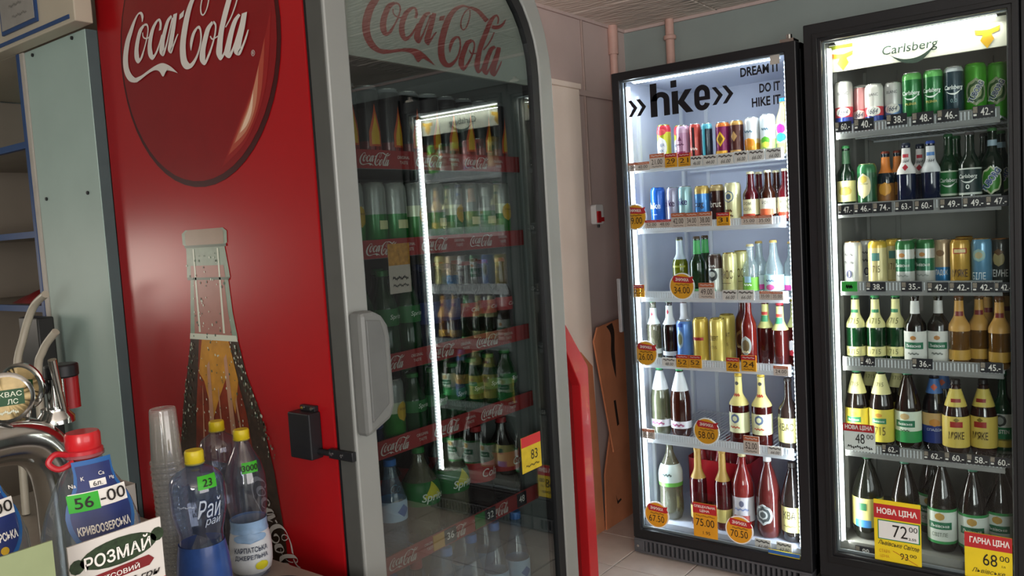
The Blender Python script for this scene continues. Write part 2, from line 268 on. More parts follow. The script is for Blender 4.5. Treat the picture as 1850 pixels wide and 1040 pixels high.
HTAGS = [('beige', '20.00', -1.679, 1.6649, 0.059, 0.0357, 'leftmost on the top shelf'), ('beige', '40.00', -1.6197, 1.6641, 0.0591, 0.0353, 'second from left on the top shelf'), ('beige', '21.00', -1.5542, 1.6799, 0.0659, 0.0591, 'left of two amber ones on the top shelf'), ('yellow', '29', -1.492, 1.6765, 0.0521, 0.0557, 'under the yellow and red can on the top shelf'), ('yellow', '21', -1.4336, 1.6739, 0.0522, 0.0523, 'under the mauve can on the top shelf'), ('hand', '46.00', -1.3809, 1.6634, 0.0501, 0.0409, 'under the red energy can'), ('hand', '44.00', -1.3239, 1.662, 0.0577, 0.04, 'under the teal and black can'), ('hand', '66.00', -1.2601, 1.6604, 0.0636, 0.0411, 'under the purple can with yellow diamond'), ('hand', '66.00', -1.1975, 1.6631, 0.0533, 0.0422, 'under the brown and gold can'), ('hand', '66.00', -1.1361, 1.6628, 0.0602, 0.0406, 'under the white and orange can'), ('hand', '66.00', -1.0701, 1.6622, 0.0597, 0.0386, 'under the white and green can'), ('round', '29.00', -1.6685, 1.4554, 0.116, 0.1027, 'on the second shelf lip at its left end'), ('strip', '52.00', -1.5919, 1.4221, 0.0606, 0.0334, 'left of a pair below the blue can'), ('strip', '48.00', -1.5315, 1.4216, 0.0587, 0.0331, 'right of a pair below the blue can'), ('beige', '42.00', -1.4708, 1.4322, 0.0613, 0.0587, 'under the silver lavender can'), ('beige', '34.00', -1.412, 1.4313, 0.0536, 0.0563, 'under the pale aqua can'), ('beige', '38.00', -1.355, 1.431, 0.0575, 0.0575, 'under the blue can with gold rim'), ('yellow', '31', -1.279, 1.4267, 0.0535, 0.0514, 'under the brown can on the second shelf'), ('beige', '35.00', -1.175, 1.4166, 0.0609, 0.0333, 'under the first dark labelled bottle'), ('beige', '35.00', -1.1139, 1.4157, 0.0589, 0.0351, 'under the second dark labelled bottle'), ('yellow', '22', -1.6699, 1.1422, 0.0556, 0.0522, 'small, at the left end of the third shelf'), ('round', '34.00', -1.4676, 1.1614, 0.1153, 0.1068, 'on the third shelf by the olive bottle'), ('beige', '49.00', -1.3608, 1.1433, 0.067, 0.0633, 'under the dark green bottles'), ('hand', '66.00', -1.2639, 1.1261, 0.0597, 0.0397, 'under the pale gold can on the third shelf'), ('hand', '66.00', -1.1985, 1.1263, 0.0648, 0.0392, 'under the clear bottle with green label'), ('beige', '35.00', -1.1214, 1.1252, 0.0449, 0.0335, 'left one under wide clear bottle'), ('beige', '35.00', -1.0746, 1.1242, 0.0452, 0.0332, 'right one under wide clear bottle'), ('round', '26.00', -1.6472, 0.8754, 0.1152, 0.1004, 'on the fourth shelf at its left end'), ('hand', '48.00', -1.5416, 0.8435, 0.0617, 0.0361, 'under the dark bottle with white neck'), ('yellow', '52', -1.4801, 0.8499, 0.0543, 0.0532, 'left of two under the blue can on the fourth shelf'), ('yellow', '52', -1.4235, 0.8508, 0.0539, 0.052, 'right of two by the blue can on the fourth shelf'), ('yellow', '26', -1.2633, 0.8482, 0.0533, 0.0547, 'under the red brown bottles on the fourth shelf'), ('yellow', '24', -1.1979, 0.8566, 0.0598, 0.0624, 'larger, under the second red brown bottle'), ('beige', '24.00', -1.0708, 0.8343, 0.0576, 0.0383, 'at the right end of the fourth shelf'), ('beige', '51.00', -1.6538, 0.5255, 0.0577, 0.0422, 'at the left end of the fifth shelf'), ('round', '58.00', -1.3875, 0.5643, 0.116, 0.1085, 'on the fifth shelf above the red pack'), ('beige', '52.00', -1.1997, 0.5305, 0.0633, 0.0693, 'on the fifth shelf above the round labelled bottle'), ('hand', '66.00', -1.1063, 0.5176, 0.0548, 0.0331, 'at the right end of the fifth shelf'), ('round', '67.50', -1.6155, 0.1855, 0.1187, 0.1094, 'low on glass, left corner'), ('special', '75.00', -1.3948, 0.198, 0.1034, 0.1425, 'low on glass, middle'), ('round', '70.50', -1.2502, 0.1857, 0.12, 0.1091, 'low on glass, below the red bottle'), ('hand', '61.00', -1.1681, 0.1313, 0.0631, 0.0408, 'at the foot of the round labelled bottle'), ('hand', '62.00', -1.0828, 0.1343, 0.0599, 0.0389, 'in the bottom right corner'), ('flag', '', -1.0735, 0.1162, 0.1224, 0.0417, '')]
KTAGS = [('dark', '60', -0.8168, 1.7309, 0.0552, 0.036, 'under the first white can on the top shelf'), ('dark', '40', -0.7473, 1.731, 0.0647, 0.0408, 'under the pink can on the top shelf'), ('dark', '38', -0.6409, 1.734, 0.0649, 0.0389, 'under the white and blue can'), ('dark', '48', -0.5596, 1.7289, 0.0656, 0.041, 'under the first green can on the top shelf'), ('dark', '46', -0.4831, 1.7283, 0.0647, 0.0403, 'under the navy can on the top shelf'), ('dark', '42', -0.3797, 1.7273, 0.0633, 0.0398, 'under the bright green can on the top shelf'), ('dark', '47', -0.8167, 1.4355, 0.0527, 0.0354, 'at the left end of the second shelf'), ('dark', '46', -0.7574, 1.4362, 0.06, 0.0349, 'under the green can on the second shelf'), ('dark', '74', -0.6938, 1.4362, 0.0612, 0.0351, 'under the brown bottle with orange label'), ('dark', '63', -0.6244, 1.436, 0.0556, 0.0345, 'under the bottle with red and white neck'), ('dark', '60', -0.5612, 1.4353, 0.0578, 0.0346, 'under the bottle with blue and white neck'), ('dark', '49', -0.4803, 1.4353, 0.0644, 0.0352, 'under the green bottle with green label'), ('dark', '49', -0.4118, 1.4348, 0.0655, 0.0346, 'under the black labelled bottle with a zero'), ('dark', '47', -0.3453, 1.436, 0.0645, 0.0341, 'at the right end of the second shelf'), ('green', '', -0.8114, 1.1584, 0.053, 0.0353, ''), ('dark', '38', -0.7222, 1.1576, 0.0641, 0.0334, 'under the gold can on the third shelf'), ('dark', '35', -0.6057, 1.1578, 0.0648, 0.0338, 'under the green and white cans'), ('dark', '42', -0.5243, 1.155, 0.0631, 0.0338, 'under the beige and blue can'), ('dark', '42', -0.457, 1.1548, 0.0643, 0.0333, 'under the gold can with brown letters'), ('dark', '42', -0.3895, 1.1547, 0.0629, 0.0328, 'under the sky blue can'), ('dark', '42', -0.3318, 1.1545, 0.0488, 0.0324, 'under the dark can on the third shelf'), ('dark', '40', -0.7561, 0.889, 0.0487, 0.0323, 'on the fourth shelf under the green bottles'), ('dark', '36', -0.5772, 0.8895, 0.0645, 0.0347, 'on the fourth shelf under the white labelled bottles'), ('dark', '45', -0.3693, 0.8878, 0.0642, 0.0343, 'on the fourth shelf under the gold bottles'), ('newprice', '48.00', -0.7897, 0.6048, 0.1073, 0.097, 'on the fifth shelf at its left end'), ('dark', '62', -0.6865, 0.5735, 0.0571, 0.0316, 'on the fifth shelf under the second yellow labelled bottle'), ('dark', '62', -0.5473, 0.567, 0.0632, 0.0318, 'on the fifth shelf under the blue and tan bottle'), ('dark', '60', -0.4813, 0.5687, 0.0646, 0.0339, 'on the fifth shelf under the first cream labelled bottle'), ('dark', '58', -0.4129, 0.5702, 0.067, 0.0345, 'on the fifth shelf under the second cream labelled bottle'), ('dark', '60', -0.3463, 0.5706, 0.0621, 0.0329, 'at the right end of the fifth shelf'), ('dark', '99', -0.7825, 0.178, 0.0678, 0.0358, 'in the lowest left corner'), ('bignew', '72.00', -0.6639, 0.2747, 0.1538, 0.2389, ''), ('biggood', '68.00', -0.3831, 0.2476, 0.1393, 0.1582, '')]
HI = {1: [('beermix', -1.549, 0.169), ('mauve', -1.463, 0.156), ('redenergy', -1.408, 0.157), ('tealenergy', -1.358, 0.151), ('purple', -1.293, 0.149), ('browngold', -1.235, 0.149), ('whiteorange', -1.174, 0.154), ('whitegreen', -1.113, 0.155), ('bluecap', -1.055, 0.213)], 2: [('blue', -1.591, 0.166), ('lav', -1.521, 0.163), ('aqua', -1.465, 0.164), ('bluegold', -1.393, 0.162), ('brown', -1.328, 0.162), ('cream', -1.264, 0.163), ('dk1', -1.189, 0.202), ('dk2', -1.121, 0.202), ('dk3', -1.045, 0.199), ('b1', -1.156, 0.198), ('b2', -1.087, 0.198)], 3: [('gy', -1.503, 0.244), ('g1', -1.426, 0.243), ('g2', -1.39, 0.244), ('vova', -1.348, 0.17), ('gold', -1.287, 0.174), ('gold2', -1.239, 0.176), ('c1', -1.201, 0.206), ('c1b', -1.165, 0.211), ('c2', -1.11, 0.216), ('c3', -1.046, 0.207)], 4: [('clr', -1.657, 0.264), ('dkw', -1.564, 0.262), ('dkw2', -1.497, 0.256), ('bluecan', -1.498, 0.178), ('goldcan', -1.424, 0.188), ('goldcan2', -1.351, 0.189), ('goldb', -1.309, 0.196), ('r1', -1.267, 0.297), ('r2', -1.219, 0.297), ('y1', -1.163, 0.261), ('y2', -1.092, 0.256), ('y3', -1.038, 0.262)], 5: [('p1', -1.633, 0.306), ('p2', -1.535, 0.302), ('y1', -1.274, 0.292), ('y2', -1.18, 0.296), ('kb', -1.073, 0.284)], 6: [('gw', -1.602, 0.349), ('gn1', -1.465, 0.34), ('gn2', -1.356, 0.343), ('pink', -1.274, 0.336), ('round', -1.169, 0.329), ('kba', -1.07, 0.315), ('red', -1.428, 0.348)]}
KI = {1: [('b1', -0.843, 0.182), ('pink', -0.78, 0.159), ('b3', -0.727, 0.159), ('b4', -0.668, 0.162), ('c5', -0.603, 0.181), ('c6', -0.537, 0.18), ('c7', -0.475, 0.179), ('t8', -0.415, 0.183), ('t9', -0.324, 0.179)], 2: [('gb', -0.839, 0.235), ('gcan', -0.758, 0.164), ('br', -0.702, 0.205), ('d1', -0.627, 0.226), ('d2', -0.55, 0.222), ('cg', -0.503, 0.243), ('c0', -0.431, 0.24), ('tu', -0.369, 0.25), ('tu2', -0.323, 0.239)], 3: [('w0', -0.814, 0.166), ('gold', -0.729, 0.166), ('gw', -0.638, 0.168), ('gw2', -0.573, 0.166), ('sp', -0.528, 0.164), ('my', -0.465, 0.165), ('bi', -0.401, 0.165), ('te', -0.338, 0.16)], 4: [('g1', -0.811, 0.246), ('g2', -0.745, 0.247), ('g3', -0.68, 0.247), ('d1', -0.611, 0.251), ('d2', -0.541, 0.252), ('gn1', -0.472, 0.248), ('gn2', -0.419, 0.248), ('gn3', -0.347, 0.245)], 5: [('y1', -0.816, 0.298), ('y2', -0.731, 0.299), ('gw', -0.645, 0.298), ('bt', -0.564, 0.285), ('m1', -0.489, 0.274), ('m2', -0.408, 0.274), ('hol', -0.338, 0.293)], 6: [('y', -0.791, 0.322), ('gw', -0.659, 0.322), ('sv', -0.539, 0.326), ('w4', -0.441, 0.32), ('w5', -0.344, 0.32)]}
# ------------------------------------------------------------------ the room
CEIL = 2.40
WALLC = pm('#8f9b98', 0.6, var=0.07, vscale=2.5, bump=0.05, bscale=30, name='wall_paint')
WALLP = pm('#c4b1ac', 0.6, var=0.07, vscale=2.5, bump=0.05, bscale=30, name='wall_paint_warm')
CREAM = pm('#eee0d3', 0.55, var=0.05, vscale=4, name='cream_paint'); PINKPIPE = pm('#c9a397', 0.45, var=0.1, vscale=12, name='pipe_paint')
TILEM = pm('#bdb3ab', 0.42, var=0.10, vscale=9, bump=0.04, bscale=40, name='floor_tile'); GROUT = pm('#35302d', 0.8, name='grout')
fl = struct(MB().box(-3.5, 2.6, -2.4, 3.9, -0.06, -0.008).build('floor', GROUT))
tm = MB().box(-.1462, .1462, -.1462, .1462, -.02, 0).mesh('floor_tile', TILEM)
for i in range(-2, 8):
    for j in range(-7, 3):
        o = inst('floor_tile', tm, fl, (-1.59+.2975*i, 3.0187+.2975*j, 0))
        bv = o.modifiers.new('bevel', 'BEVEL'); bv.width = .0015; bv.segments = 1
ce = struct(MB().box(-3.5, 2.6, -2.4, 3.9, CEIL+.012, CEIL+.08).build('ceiling', CREAM))
def foam_tile():
    m = bpy.data.materials.new('foam_ceiling_tile'); m.use_nodes = True; nt = m.node_tree; b = nt.nodes['Principled BSDF']
    b.inputs['Base Color'].default_value = (*lin('#f0e4d8'), 1); b.inputs['Roughness'].default_value = .55
    tc = nt.nodes.new('ShaderNodeTexCoord'); mp = nt.nodes.new('ShaderNodeMapping'); mp.inputs['Scale'].default_value = (1, 3.2, 1); mp.inputs['Rotation'].default_value = (0, 0, .5)
    vo = nt.nodes.new('ShaderNodeTexVoronoi'); vo.inputs['Scale'].default_value = 14
    nt.links.new(tc.outputs['Object'], mp.inputs[0]); nt.links.new(mp.outputs[0], vo.inputs['Vector'])
    bp = nt.nodes.new('ShaderNodeBump'); bp.inputs['Strength'].default_value = .4; bp.inputs['Distance'].default_value = .02
    nt.links.new(vo.outputs['Distance'], bp.inputs['Height']); nt.links.new(bp.outputs[0], b.inputs['Normal']); return m
ct = MB().box(-.248, .248, -.248, .248, 0, .02).mesh('ceiling_tile', foam_tile())
for i in range(6):
    for j in range(6):
        o = inst('ceiling_tile', ct, ce, (-1.80+.5*i, 3.50-.5*j, CEIL))
        bv = o.modifiers.new('bevel', 'BEVEL'); bv.width = .006; bv.segments = 2
struct(MB().box(-2.15, 2.6, 3.75, 3.85, 0, CEIL+.01).build('wall_back', WALLC))
struct(MB().box(-2.15, -2.05, 2.42, 3.75, 0, CEIL+.01).build('wall_left', WALLP))
struct(MB().box(-3.4, -2.15, 2.42, 2.5, 0, CEIL+.01).build('wall_return', WALLC))
wl = MB(); wl.box(-3.5, -3.4, -2.4, .08, 0, CEIL+.01); wl.box(-3.5, -3.4, .52, 2.5, 0, CEIL+.01); wl.box(-3.5, -3.4, .08, .52, 0, 1.18); wl.box(-3.5, -3.4, .08, .52, 1.52, CEIL+.01)
struct(wl.build('wall_counter_side', WALLC))
wr = MB(); wr.box(2.5, 2.6, -2.4, -.8, 0, CEIL+.01); wr.box(2.5, 2.6, 1.9, 3.75, 0, CEIL+.01); wr.box(2.5, 2.6, -.8, 1.9, 0, .6); wr.box(2.5, 2.6, -.8, 1.9, 2.2, CEIL+.01)
struct(wr.build('wall_right', WALLC))
wi = MB(); wi.ring([(-.8, .6), (1.9, .6), (1.9, 2.2), (-.8, 2.2)], [(-.74, .66), (1.84, .66), (1.84, 2.14), (-.74, 2.14)], 'x', 2.51, 2.54); wi.box(2.51, 2.54, .52, .58, .66, 2.14)
struct(wi.build('window_3', WHITE))
wf = MB(); wf.box(-3.4, .58, -2.4, -2.25, 0, CEIL+.01); wf.box(2.4, 2.5, -2.4, -2.25, 0, CEIL+.01); wf.box(.58, 2.4, -2.4, -2.25, 0, .65); wf.box(.58, 2.4, -2.4, -2.25, 2.25, CEIL+.01)
struct(wf.build('wall_front', WALLC))
wi = MB(); wi.ring([(.58, .65), (2.4, .65), (2.4, 2.25), (.58, 2.25)], [(.64, .71), (2.34, .71), (2.34, 2.19), (.64, 2.19)], 'y', -2.38, -2.27)
wi.box(1.46, 1.52, -2.36, -2.3, .71, 2.19)
struct(wi.build('window_1', WHITE))
wi = MB(); wi.ring([(.08, 1.18), (.52, 1.18), (.52, 1.52), (.08, 1.52)], [(.10, 1.20), (.50, 1.20), (.50, 1.50), (.10, 1.50)], 'x', -3.44, -3.41)  # frame and opening added to hold the extra counter lamp
struct(wi.build('added_window', WHITE))
# boxed-in column, dado rail, back wall seams
co_ = MB().box(-2.05, -2.0, 2.44, 3.218, 0, 2.05); co_.box(-2.05, -1.993, 2.43, 3.225, 2.05, 2.075)
struct(co_.build('trim_1', CREAM, bevel=.004))
struct(MB().box(-2.05, -2.035, 3.225, 3.75, 2.035, 2.062).build('trim_2', WALLP, bevel=.002))
struct(MB().box(-2.05, 2.5, 3.738, 3.75, CEIL-.014, CEIL).build('trim_3', WALLP))
struct(MB().box(-2.05, -2.038, 2.44, 3.738, CEIL-.014, CEIL).build('trim_4', WALLP))
p = thing('heating_pipe', (-2.03, 3.60, 0), 'thick pinkish vertical pipe running up beside the left edge of the lit white fridge', 'pipe')
MB().tube([(-2.03, 3.6, .02), (-2.03, 3.6, 2.29)], .019, 12).build('pipe', PINKPIPE, p)
MB().tube([(-2.03, 3.6, 2.26), (-2.03, 3.6, 2.399)], .025, 12).build('collar', PINKPIPE, p)
p = thing('heating_pipe', (-1.78, 3.715, 0), 'pinkish pipe on the back wall rising behind the top of the lit white fridge', 'pipe')
MB().tube([(-1.78, 3.715, .02), (-1.78, 3.715, 2.399)], .021, 12).build('pipe', PINKPIPE, p)
MB().lathe([(.022, 0), (.03, .004), (.03, .02), (.022, .024)], 14, cx=-1.78, cy=3.715, cz=2.3).build('collar', PINKPIPE, p)
tag(MB().tube([(-2.046, 3.338, 1.527), (-2.046, 3.336, 2.399)], .007, 6).build('cable', pm('#a08c84', .6)), 'thin cable conduit running down the left wall to the alarm button', 'cable')
p = thing('alarm_button', (-2.05, 3.374, 1.42), 'white alarm call point with a red front on the left wall', 'alarm')
MB().prism(rrect(3.338, 3.41, 1.432, 1.527, (.012,)*4), 'x', -2.049, -2.02).build('housing', WHITE, p, bevel=.003)
r_ = MB().prism(rrect(3.346, 3.374, 1.44, 1.495, (.005,)*4), 'x', -2.02, -2.012); r_.box(-2.02, -2.014, 3.376, 3.404, 1.445, 1.465); r_.build('front_panel', pm('#b01d22', .35), p)
MB().tube([(-2.03, 3.374, 1.418), (-2.03, 3.374, 1.434)], .006, 8).build('key_knob', BLACK, p)
# flattened cardboard
CARD = pm('#c27d58', .8, var=.12, vscale=7, bump=.05, bscale=15, name='cardboard'); CARDK = pm('#2b1d18', .8)
def card_sheet(name, label, pts, x, thick, shear, marks=()):
    # sheet leaning against the wall: outline in (y, z), leaning in x with height
    o = thing(name, (x, 3.3, 0), label, 'cardboard'); b = MB(); n = len(pts)
    f = lambda y, z, d=0: (x-shear*z+d, y, z)
    b.add([f(y, z) for y, z in pts]+[f(y, z, -thick) for y, z in pts], [list(range(n)), list(range(n, 2*n))]+[(i, (i+1) % n, n+(i+1) % n, n+i) for i in range(n)])
    b.build('sheet', CARD, o)
    if marks:
        for q in marks: MB().add([f(y, z, .0012) for y, z in q], [list(range(len(q)))]).build('printed_mark', CARDK, o)
card_sheet('cardboard_sheet', 'flattened cardboard box with a black swoosh, upper one leaning left of the lit fridge', [(3.16, .90), (3.20, .96), (3.62, .99), (3.62, .40), (3.26, .36)], -1.93, .008, .03,
           [crs([(3.275, .955), (3.31, .91), (3.30, .82), (3.315, .74), (3.33, .70)], 5)+crs([(3.33, .70), (3.335, .78), (3.335, .84), (3.345, .92), (3.33, .965)], 5), [(3.29, .60), (3.31, .60), (3.325, .48), (3.305, .475)]])
card_sheet('cardboard_sheet', 'flattened cardboard box standing lowest on the floor left of the lit fridge', [(3.20, .0), (3.55, .0), (3.55, .50), (3.30, .46), (3.22, .26)], -1.965, .008, .02,
           [[(3.30, .14), (3.31, .09), (3.35, .10), (3.345, .11), (3.315, .105)]])
card_sheet('cardboard_sheet', 'narrow cardboard strip standing hindmost against the boxed column', [(3.08, .0), (3.20, .0), (3.19, .78), (3.10, .86)], -1.975, .008, .02)
# red cabinet beyond the cola cooler
RED1 = pm('#a51a1f', .32, coat=.3, var=.06, vscale=5); RED2 = pm('#6d0d10', .4, var=.05)
p = thing('red_cabinet', (-1.68, 2.05, 0), 'low glossy red cabinet with a chamfered top corner, right of the cola cooler', 'cabinet')
ol = [(1.92, .0), (2.215, .0), (2.215, .985), (2.095, 1.14), (1.92, 1.14)]; il = [(1.965, .05), (2.163, .05), (2.163, .93), (2.075, 1.085), (1.965, 1.085)]
b = MB(); b.prism(ol, 'x', -1.95, -1.44); b.ring(ol, il, 'x', -1.44, -1.40); b.build('body', RED1, p, bevel=.003)
MB().prism(il, 'x', -1.44, -1.432).build('front_panel', RED2, p)

# ------------------------------------------------------------------ glass-door fridges on the back wall
PANE = thin_glass('door_pane', '#f4f8f8', 1.35)
HWHITE = pm('#c3c8d8', .45, var=.02, name='fridge_liner'); KGREY = pm('#8b8b86', .5, var=.04, name='fridge_liner_grey')
LEDD = pm('#f4f8ff', .5, emit=3.0, var=0, name='led_diffuser'); LEDW = pm('#e4f1ff', .5, emit=9.0, var=0, name='led_cool'); LEDN = pm('#fbfaf0', .5, emit=9.0, var=0, name='led_neutral')
WIRE = pm('#dfe3e8', .4, var=0); RAIL = thin_glass('price_rail_plastic', '#e8ecf0', 1.5, .1, .05, ('#f0f4f8', .7)); RAILK = thin_glass('price_rail_clear', '#cfd2d2', 1.5, .1, .05, ('#b5b7b6', .5))
def make_fridge(x0, x1, top, gx0, gx1, gz0, gz1, label, liner, ledm, lcol, power, shelves, railm, lip, floor_z, handle=True, stepped=False, ledl=True, ledr=True):
    cx = (x0+x1)/2
    t = thing('display_fridge', (cx, 3.36, 0), label, 'fridge')
    b = MB(); th = .03; ix0, ix1 = gx0+.004, gx1-.004
    b.box(x0, ix0-.006, 3.085, 3.69, .07, top); b.box(ix1+.006, x1, 3.085, 3.69, .07, top); b.box(x0, x1, 3.085, 3.69, gz1+.012, top)
    b.box(x0, x1, 3.085, 3.69, .07, floor_z-.012); b.box(x0, x1, 3.65, 3.69, .07, top); b.box(x0+.03, x1-.03, 3.1, 3.68, 0.0, .075)
    b.build('cabinet', BLACK2, t)
    b = MB(); b.box(ix0-.006, ix0, 3.085, 3.65, floor_z-.01, gz1+.01); b.box(ix1, ix1+.006, 3.085, 3.65, floor_z-.01, gz1+.01)
    b.box(ix0-.006, ix1+.006, 3.642, 3.65, floor_z-.01, gz1+.01); b.box(ix0-.006, ix1+.006, 3.085, 3.65, gz1+.003, gz1+.011); b.box(ix0-.006, ix1+.006, 3.085, 3.65, floor_z-.012, floor_z)
    b.box(ix0-.006, ix1+.006, 3.079, 3.086, gz0-.012, floor_z); b.build('liner', liner, t)
    d = MB().ring([(x0, .0725), (x1, .0725), (x1, top), (x0, top)], [(gx0, gz0), (gx1, gz0), (gx1, gz1), (gx0, gz1)], 'y', 3.03, 3.078).build('door_frame', BLACK, t, bevel=.004)
    if stepped: MB().ring([(gx0-.03, gz0-.04), (gx1+.03, gz0-.04), (gx1+.03, gz1+.03), (gx0-.03, gz1+.03)], [(gx0-.012, gz0-.012), (gx1+.012, gz0-.012), (gx1+.012, gz1+.012), (gx0-.012, gz1+.012)], 'y', 3.022, 3.0305).build('frame_step', BLACK2, d, bevel=.002)
    g = MB().box(gx0-.003, gx1+.003, 3.044, 3.049, gz0-.003, gz1+.003).build('door_pane', PANE, t)
    MB().ring([(gx0, gz0), (gx1, gz0), (gx1, gz1), (gx0, gz1)], [(gx0+.006, gz0+.009), (gx1-.004, gz0+.009), (gx1-.004, gz1-.005), (gx0+.006, gz1-.005)], 'y', 3.05, 3.06).build('pane_spacer', pm('#9aa0a5', .35, .6), t)
    GM = pm('#4b4c50', .42, var=.1); gr = MB(); gr.box(x0+.002, x1-.002, 3.028, 3.08, .008, .017); gr.box(x0+.002, x1-.002, 3.028, 3.08, .062, .070); gr.box(x0+.002, x0+.05, 3.028, 3.08, .017, .062); gr.box(x1-.05, x1-.002, 3.028, 3.08, .017, .062); gr.box(x0+.03, x1-.03, 3.05, 3.12, 0, .009)
    gr = gr.build('grille', GM, t, bevel=.0015); MB().box(x0+.05, x1-.05, 3.062, 3.08, .017, .062).build('grille_backing', BLACK2, gr)
    sl = MB().box(-.0052, .0052, 0, .02, .017, .062).mesh('grille_slat', GM)
    n = int((x1-x0-.1)/.0205)
    for i in range(n): inst('grille_slat', sl, gr, (x0+.06+i*.0205, 3.030, 0))
    for sx in (x0+.022, x1-.022): MB().tube([(sx, 3.030, .038), (sx, 3.024, .038)], .006, 8).build('screw', CHROME, gr)
    if handle: MB().prism(rrect(x0-.016, x0-.001, .97, 1.20, (.005,)*4), 'y', 3.02, 3.05).build('handle', pm('#8f9295', .35, .6), t, bevel=.002)
    hg = MB(); hg.box(x1-.06, x1-.01, 3.04, 3.10, top, top+.012); hg.tube([(x1-.03, 3.055, top), (x1-.03, 3.055, top+.028)], .011, 10); hg.build('top_hinge', CHROME, t)
    # LED strips with their light
    def led(p0, p1, nrm, lnrm, nm='led_strip'):
        a, c = Vector(p0), Vector(p1); k = int((c-a).length/.0165); s = MB(); L = (c-a).normalized()
        wv = L.cross(Vector(nrm)).normalized()*.011; nv = Vector(nrm)*.003
        s.add([a-wv, a+wv, c+wv, c-wv, a-wv-nv, a+wv-nv, c+wv-nv, c-wv-nv], [(0,1,2,3),(4,5,6,7),(0,1,5,4),(1,2,6,5),(2,3,7,6),(3,0,4,7)])
        st = s.build(nm, pm('#d6d9da', .4, var=0), t); e_ = Vector(nrm)*.0006
        MB().add([a-wv*.9+e_, a+wv*.9+e_, c+wv*.9+e_, c-wv*.9+e_], [(0, 1, 2, 3)]).build('led_diffuser', LEDD, st, recalc=False)
        q = MB()
        for i in range(k):
            pz = a+(c-a)*((i+.5)/k); w2 = wv*.75; l2 = L*.0045; n2 = Vector(nrm)*.0035
            q.add([pz-w2-l2, pz+w2-l2, pz+w2+l2, pz-w2+l2, pz-w2*.6-l2*.6+n2, pz+w2*.6-l2*.6+n2, pz+w2*.6+l2*.6+n2, pz-w2*.6+l2*.6+n2], [(4,5,6,7),(0,1,5,4),(1,2,6,5),(2,3,7,6),(3,0,4,7)])
        q = q.build('led_diode', ledm, st); q['kind'] = 'stuff'
        m = (a+c)/2+Vector(nrm)*.006+Vector(lnrm)*.012; ln = (c-a).length
        lo = area_light('led_light', m, (0, 0, 0), .012, ln, power*ln, lcol, t)
        zax = -Vector(lnrm); yax = L; xax = yax.cross(zax)
        from mathutils import Matrix
        lo.rotation_euler = Matrix(((xax.x, yax.x, zax.x), (xax.y, yax.y, zax.y), (xax.z, yax.z, zax.z))).to_euler()
    s2 = math.sqrt(.5)
    if ledl: led((ix0+.009, 3.080, gz0+.03), (ix0+.009, 3.080, gz1-.02), (.85, -.527, 0), (1, 0, 0))
    if ledr: led((ix1-.009, 3.080, gz0+.03), (ix1-.009, 3.080, gz1-.02), (-.85, -.527, 0), (-1, 0, 0))
    led((ix0+.03, 3.086, gz1-.006), (ix1-.03, 3.086, gz1-.006), (0, -.15, -.989), (0, 0, -1))
    # shelves: wires, rail
    for k, z in enumerate(shelves):
        s = MB(); za = z; sx0, sx1 = ix0+.024, ix1-.024
        for yy in (3.10, 3.34, 3.62): s.box(sx0, sx1, yy, yy+.006, za-.010, za-.003)
        nx = int((sx1-sx0)/.018)
        for i in range(nx+1):
            xx = sx0+.002+i*(sx1-sx0-.004)/nx; s.box(xx-.0016, xx+.0016, 3.10, 3.626, za-.0035, za)
        so = s.build('shelf', WIRE, t)
        r = MB(); r.box(sx0, sx1, 3.078, 3.0815, za-.012-lip*.25, za+lip*.75); r.box(sx0, sx1, 3.0775, 3.10, za-.012-lip*.25-.003, za-.012-lip*.25)
        ro = r.build('price_rail', railm, so)
        v = MB(); nr = int((sx1-sx0)/.011)
        for i in range(nr): xx = sx0+.002+i*.011; v.box(xx, xx+.003, 3.0765, 3.078, za-lip*.15, za+lip*.6)
        v = v.build('rail_rib', pm('#cfd5da', .4), so); v['kind'] = 'stuff'
    u = MB()
    for xx in (ix0+.0, ix1-.012):
        for yy in (3.16, 3.58): u.box(xx, xx+.012, yy, yy+.014, floor_z+.02, gz1-.05)
    for xx in (ix0+.10, ix1-.12): u.box(xx, xx+.016, 3.634, 3.642, floor_z+.02, gz1-.05)
    u.build('shelf_upright', WIRE if liner is HWHITE else KGREY, t)
    return t, g
HSH = [1.660, 1.405, 1.118, .836, .509]; KSH = [1.712, 1.431, 1.150, .874, .555]
hike, hglass = make_fridge(-1.727, -.962, 2.055, -1.69, -1.006, .113, 2.019, 'black framed drinks fridge with bright white lit interior and black lettering on its glass', HWHITE, LEDW, (.84, .91, 1.0), 3.0, HSH, RAIL, .030, .139)
carl, kglass = make_fridge(-.935, -.275, 2.10, -.873, -.307, .172, 2.033, 'black framed beer fridge with cream header sign, at the right of the photo', KGREY, LEDN, (1.0, .97, .90), 2.4, KSH, RAILK, .036, .205, False, True, True, False)
four, fglass = make_fridge(-.272, .388, 2.10, -.21, .356, .172, 2.033, 'black beer fridge cut off at the right edge, mirrored in the cola cooler glass', KGREY, LEDN, (1.0, .97, .90), 2.4, KSH, RAILK, .036, .205, False, True, False, True)
t = thing('added_dark_cabinet', (1.0, 3.36, 0), 'added tall dark cabinet beyond the right edge, dark patch mirrored in the cooler glass', 'cabinet')  # invented, unseen directly: darkens what the cooler pane reflects
MB().box(.42, 1.75, 3.06, 3.70, 0, 2.15).build('body', pm('#1d1b1a', .6, var=.1), t, bevel=.004)
for x in (.44, 1.09): dr = MB().box(x, x+.63, 3.045, 3.06, .06, 2.12).build('door', pm('#242120', .55, var=.1), t, bevel=.003); MB().tube([(x+.57, 3.035, 1.0), (x+.57, 3.035, 1.2)], .008, 8).build('door_handle', pm('#6a6a68', .4, .5), dr)
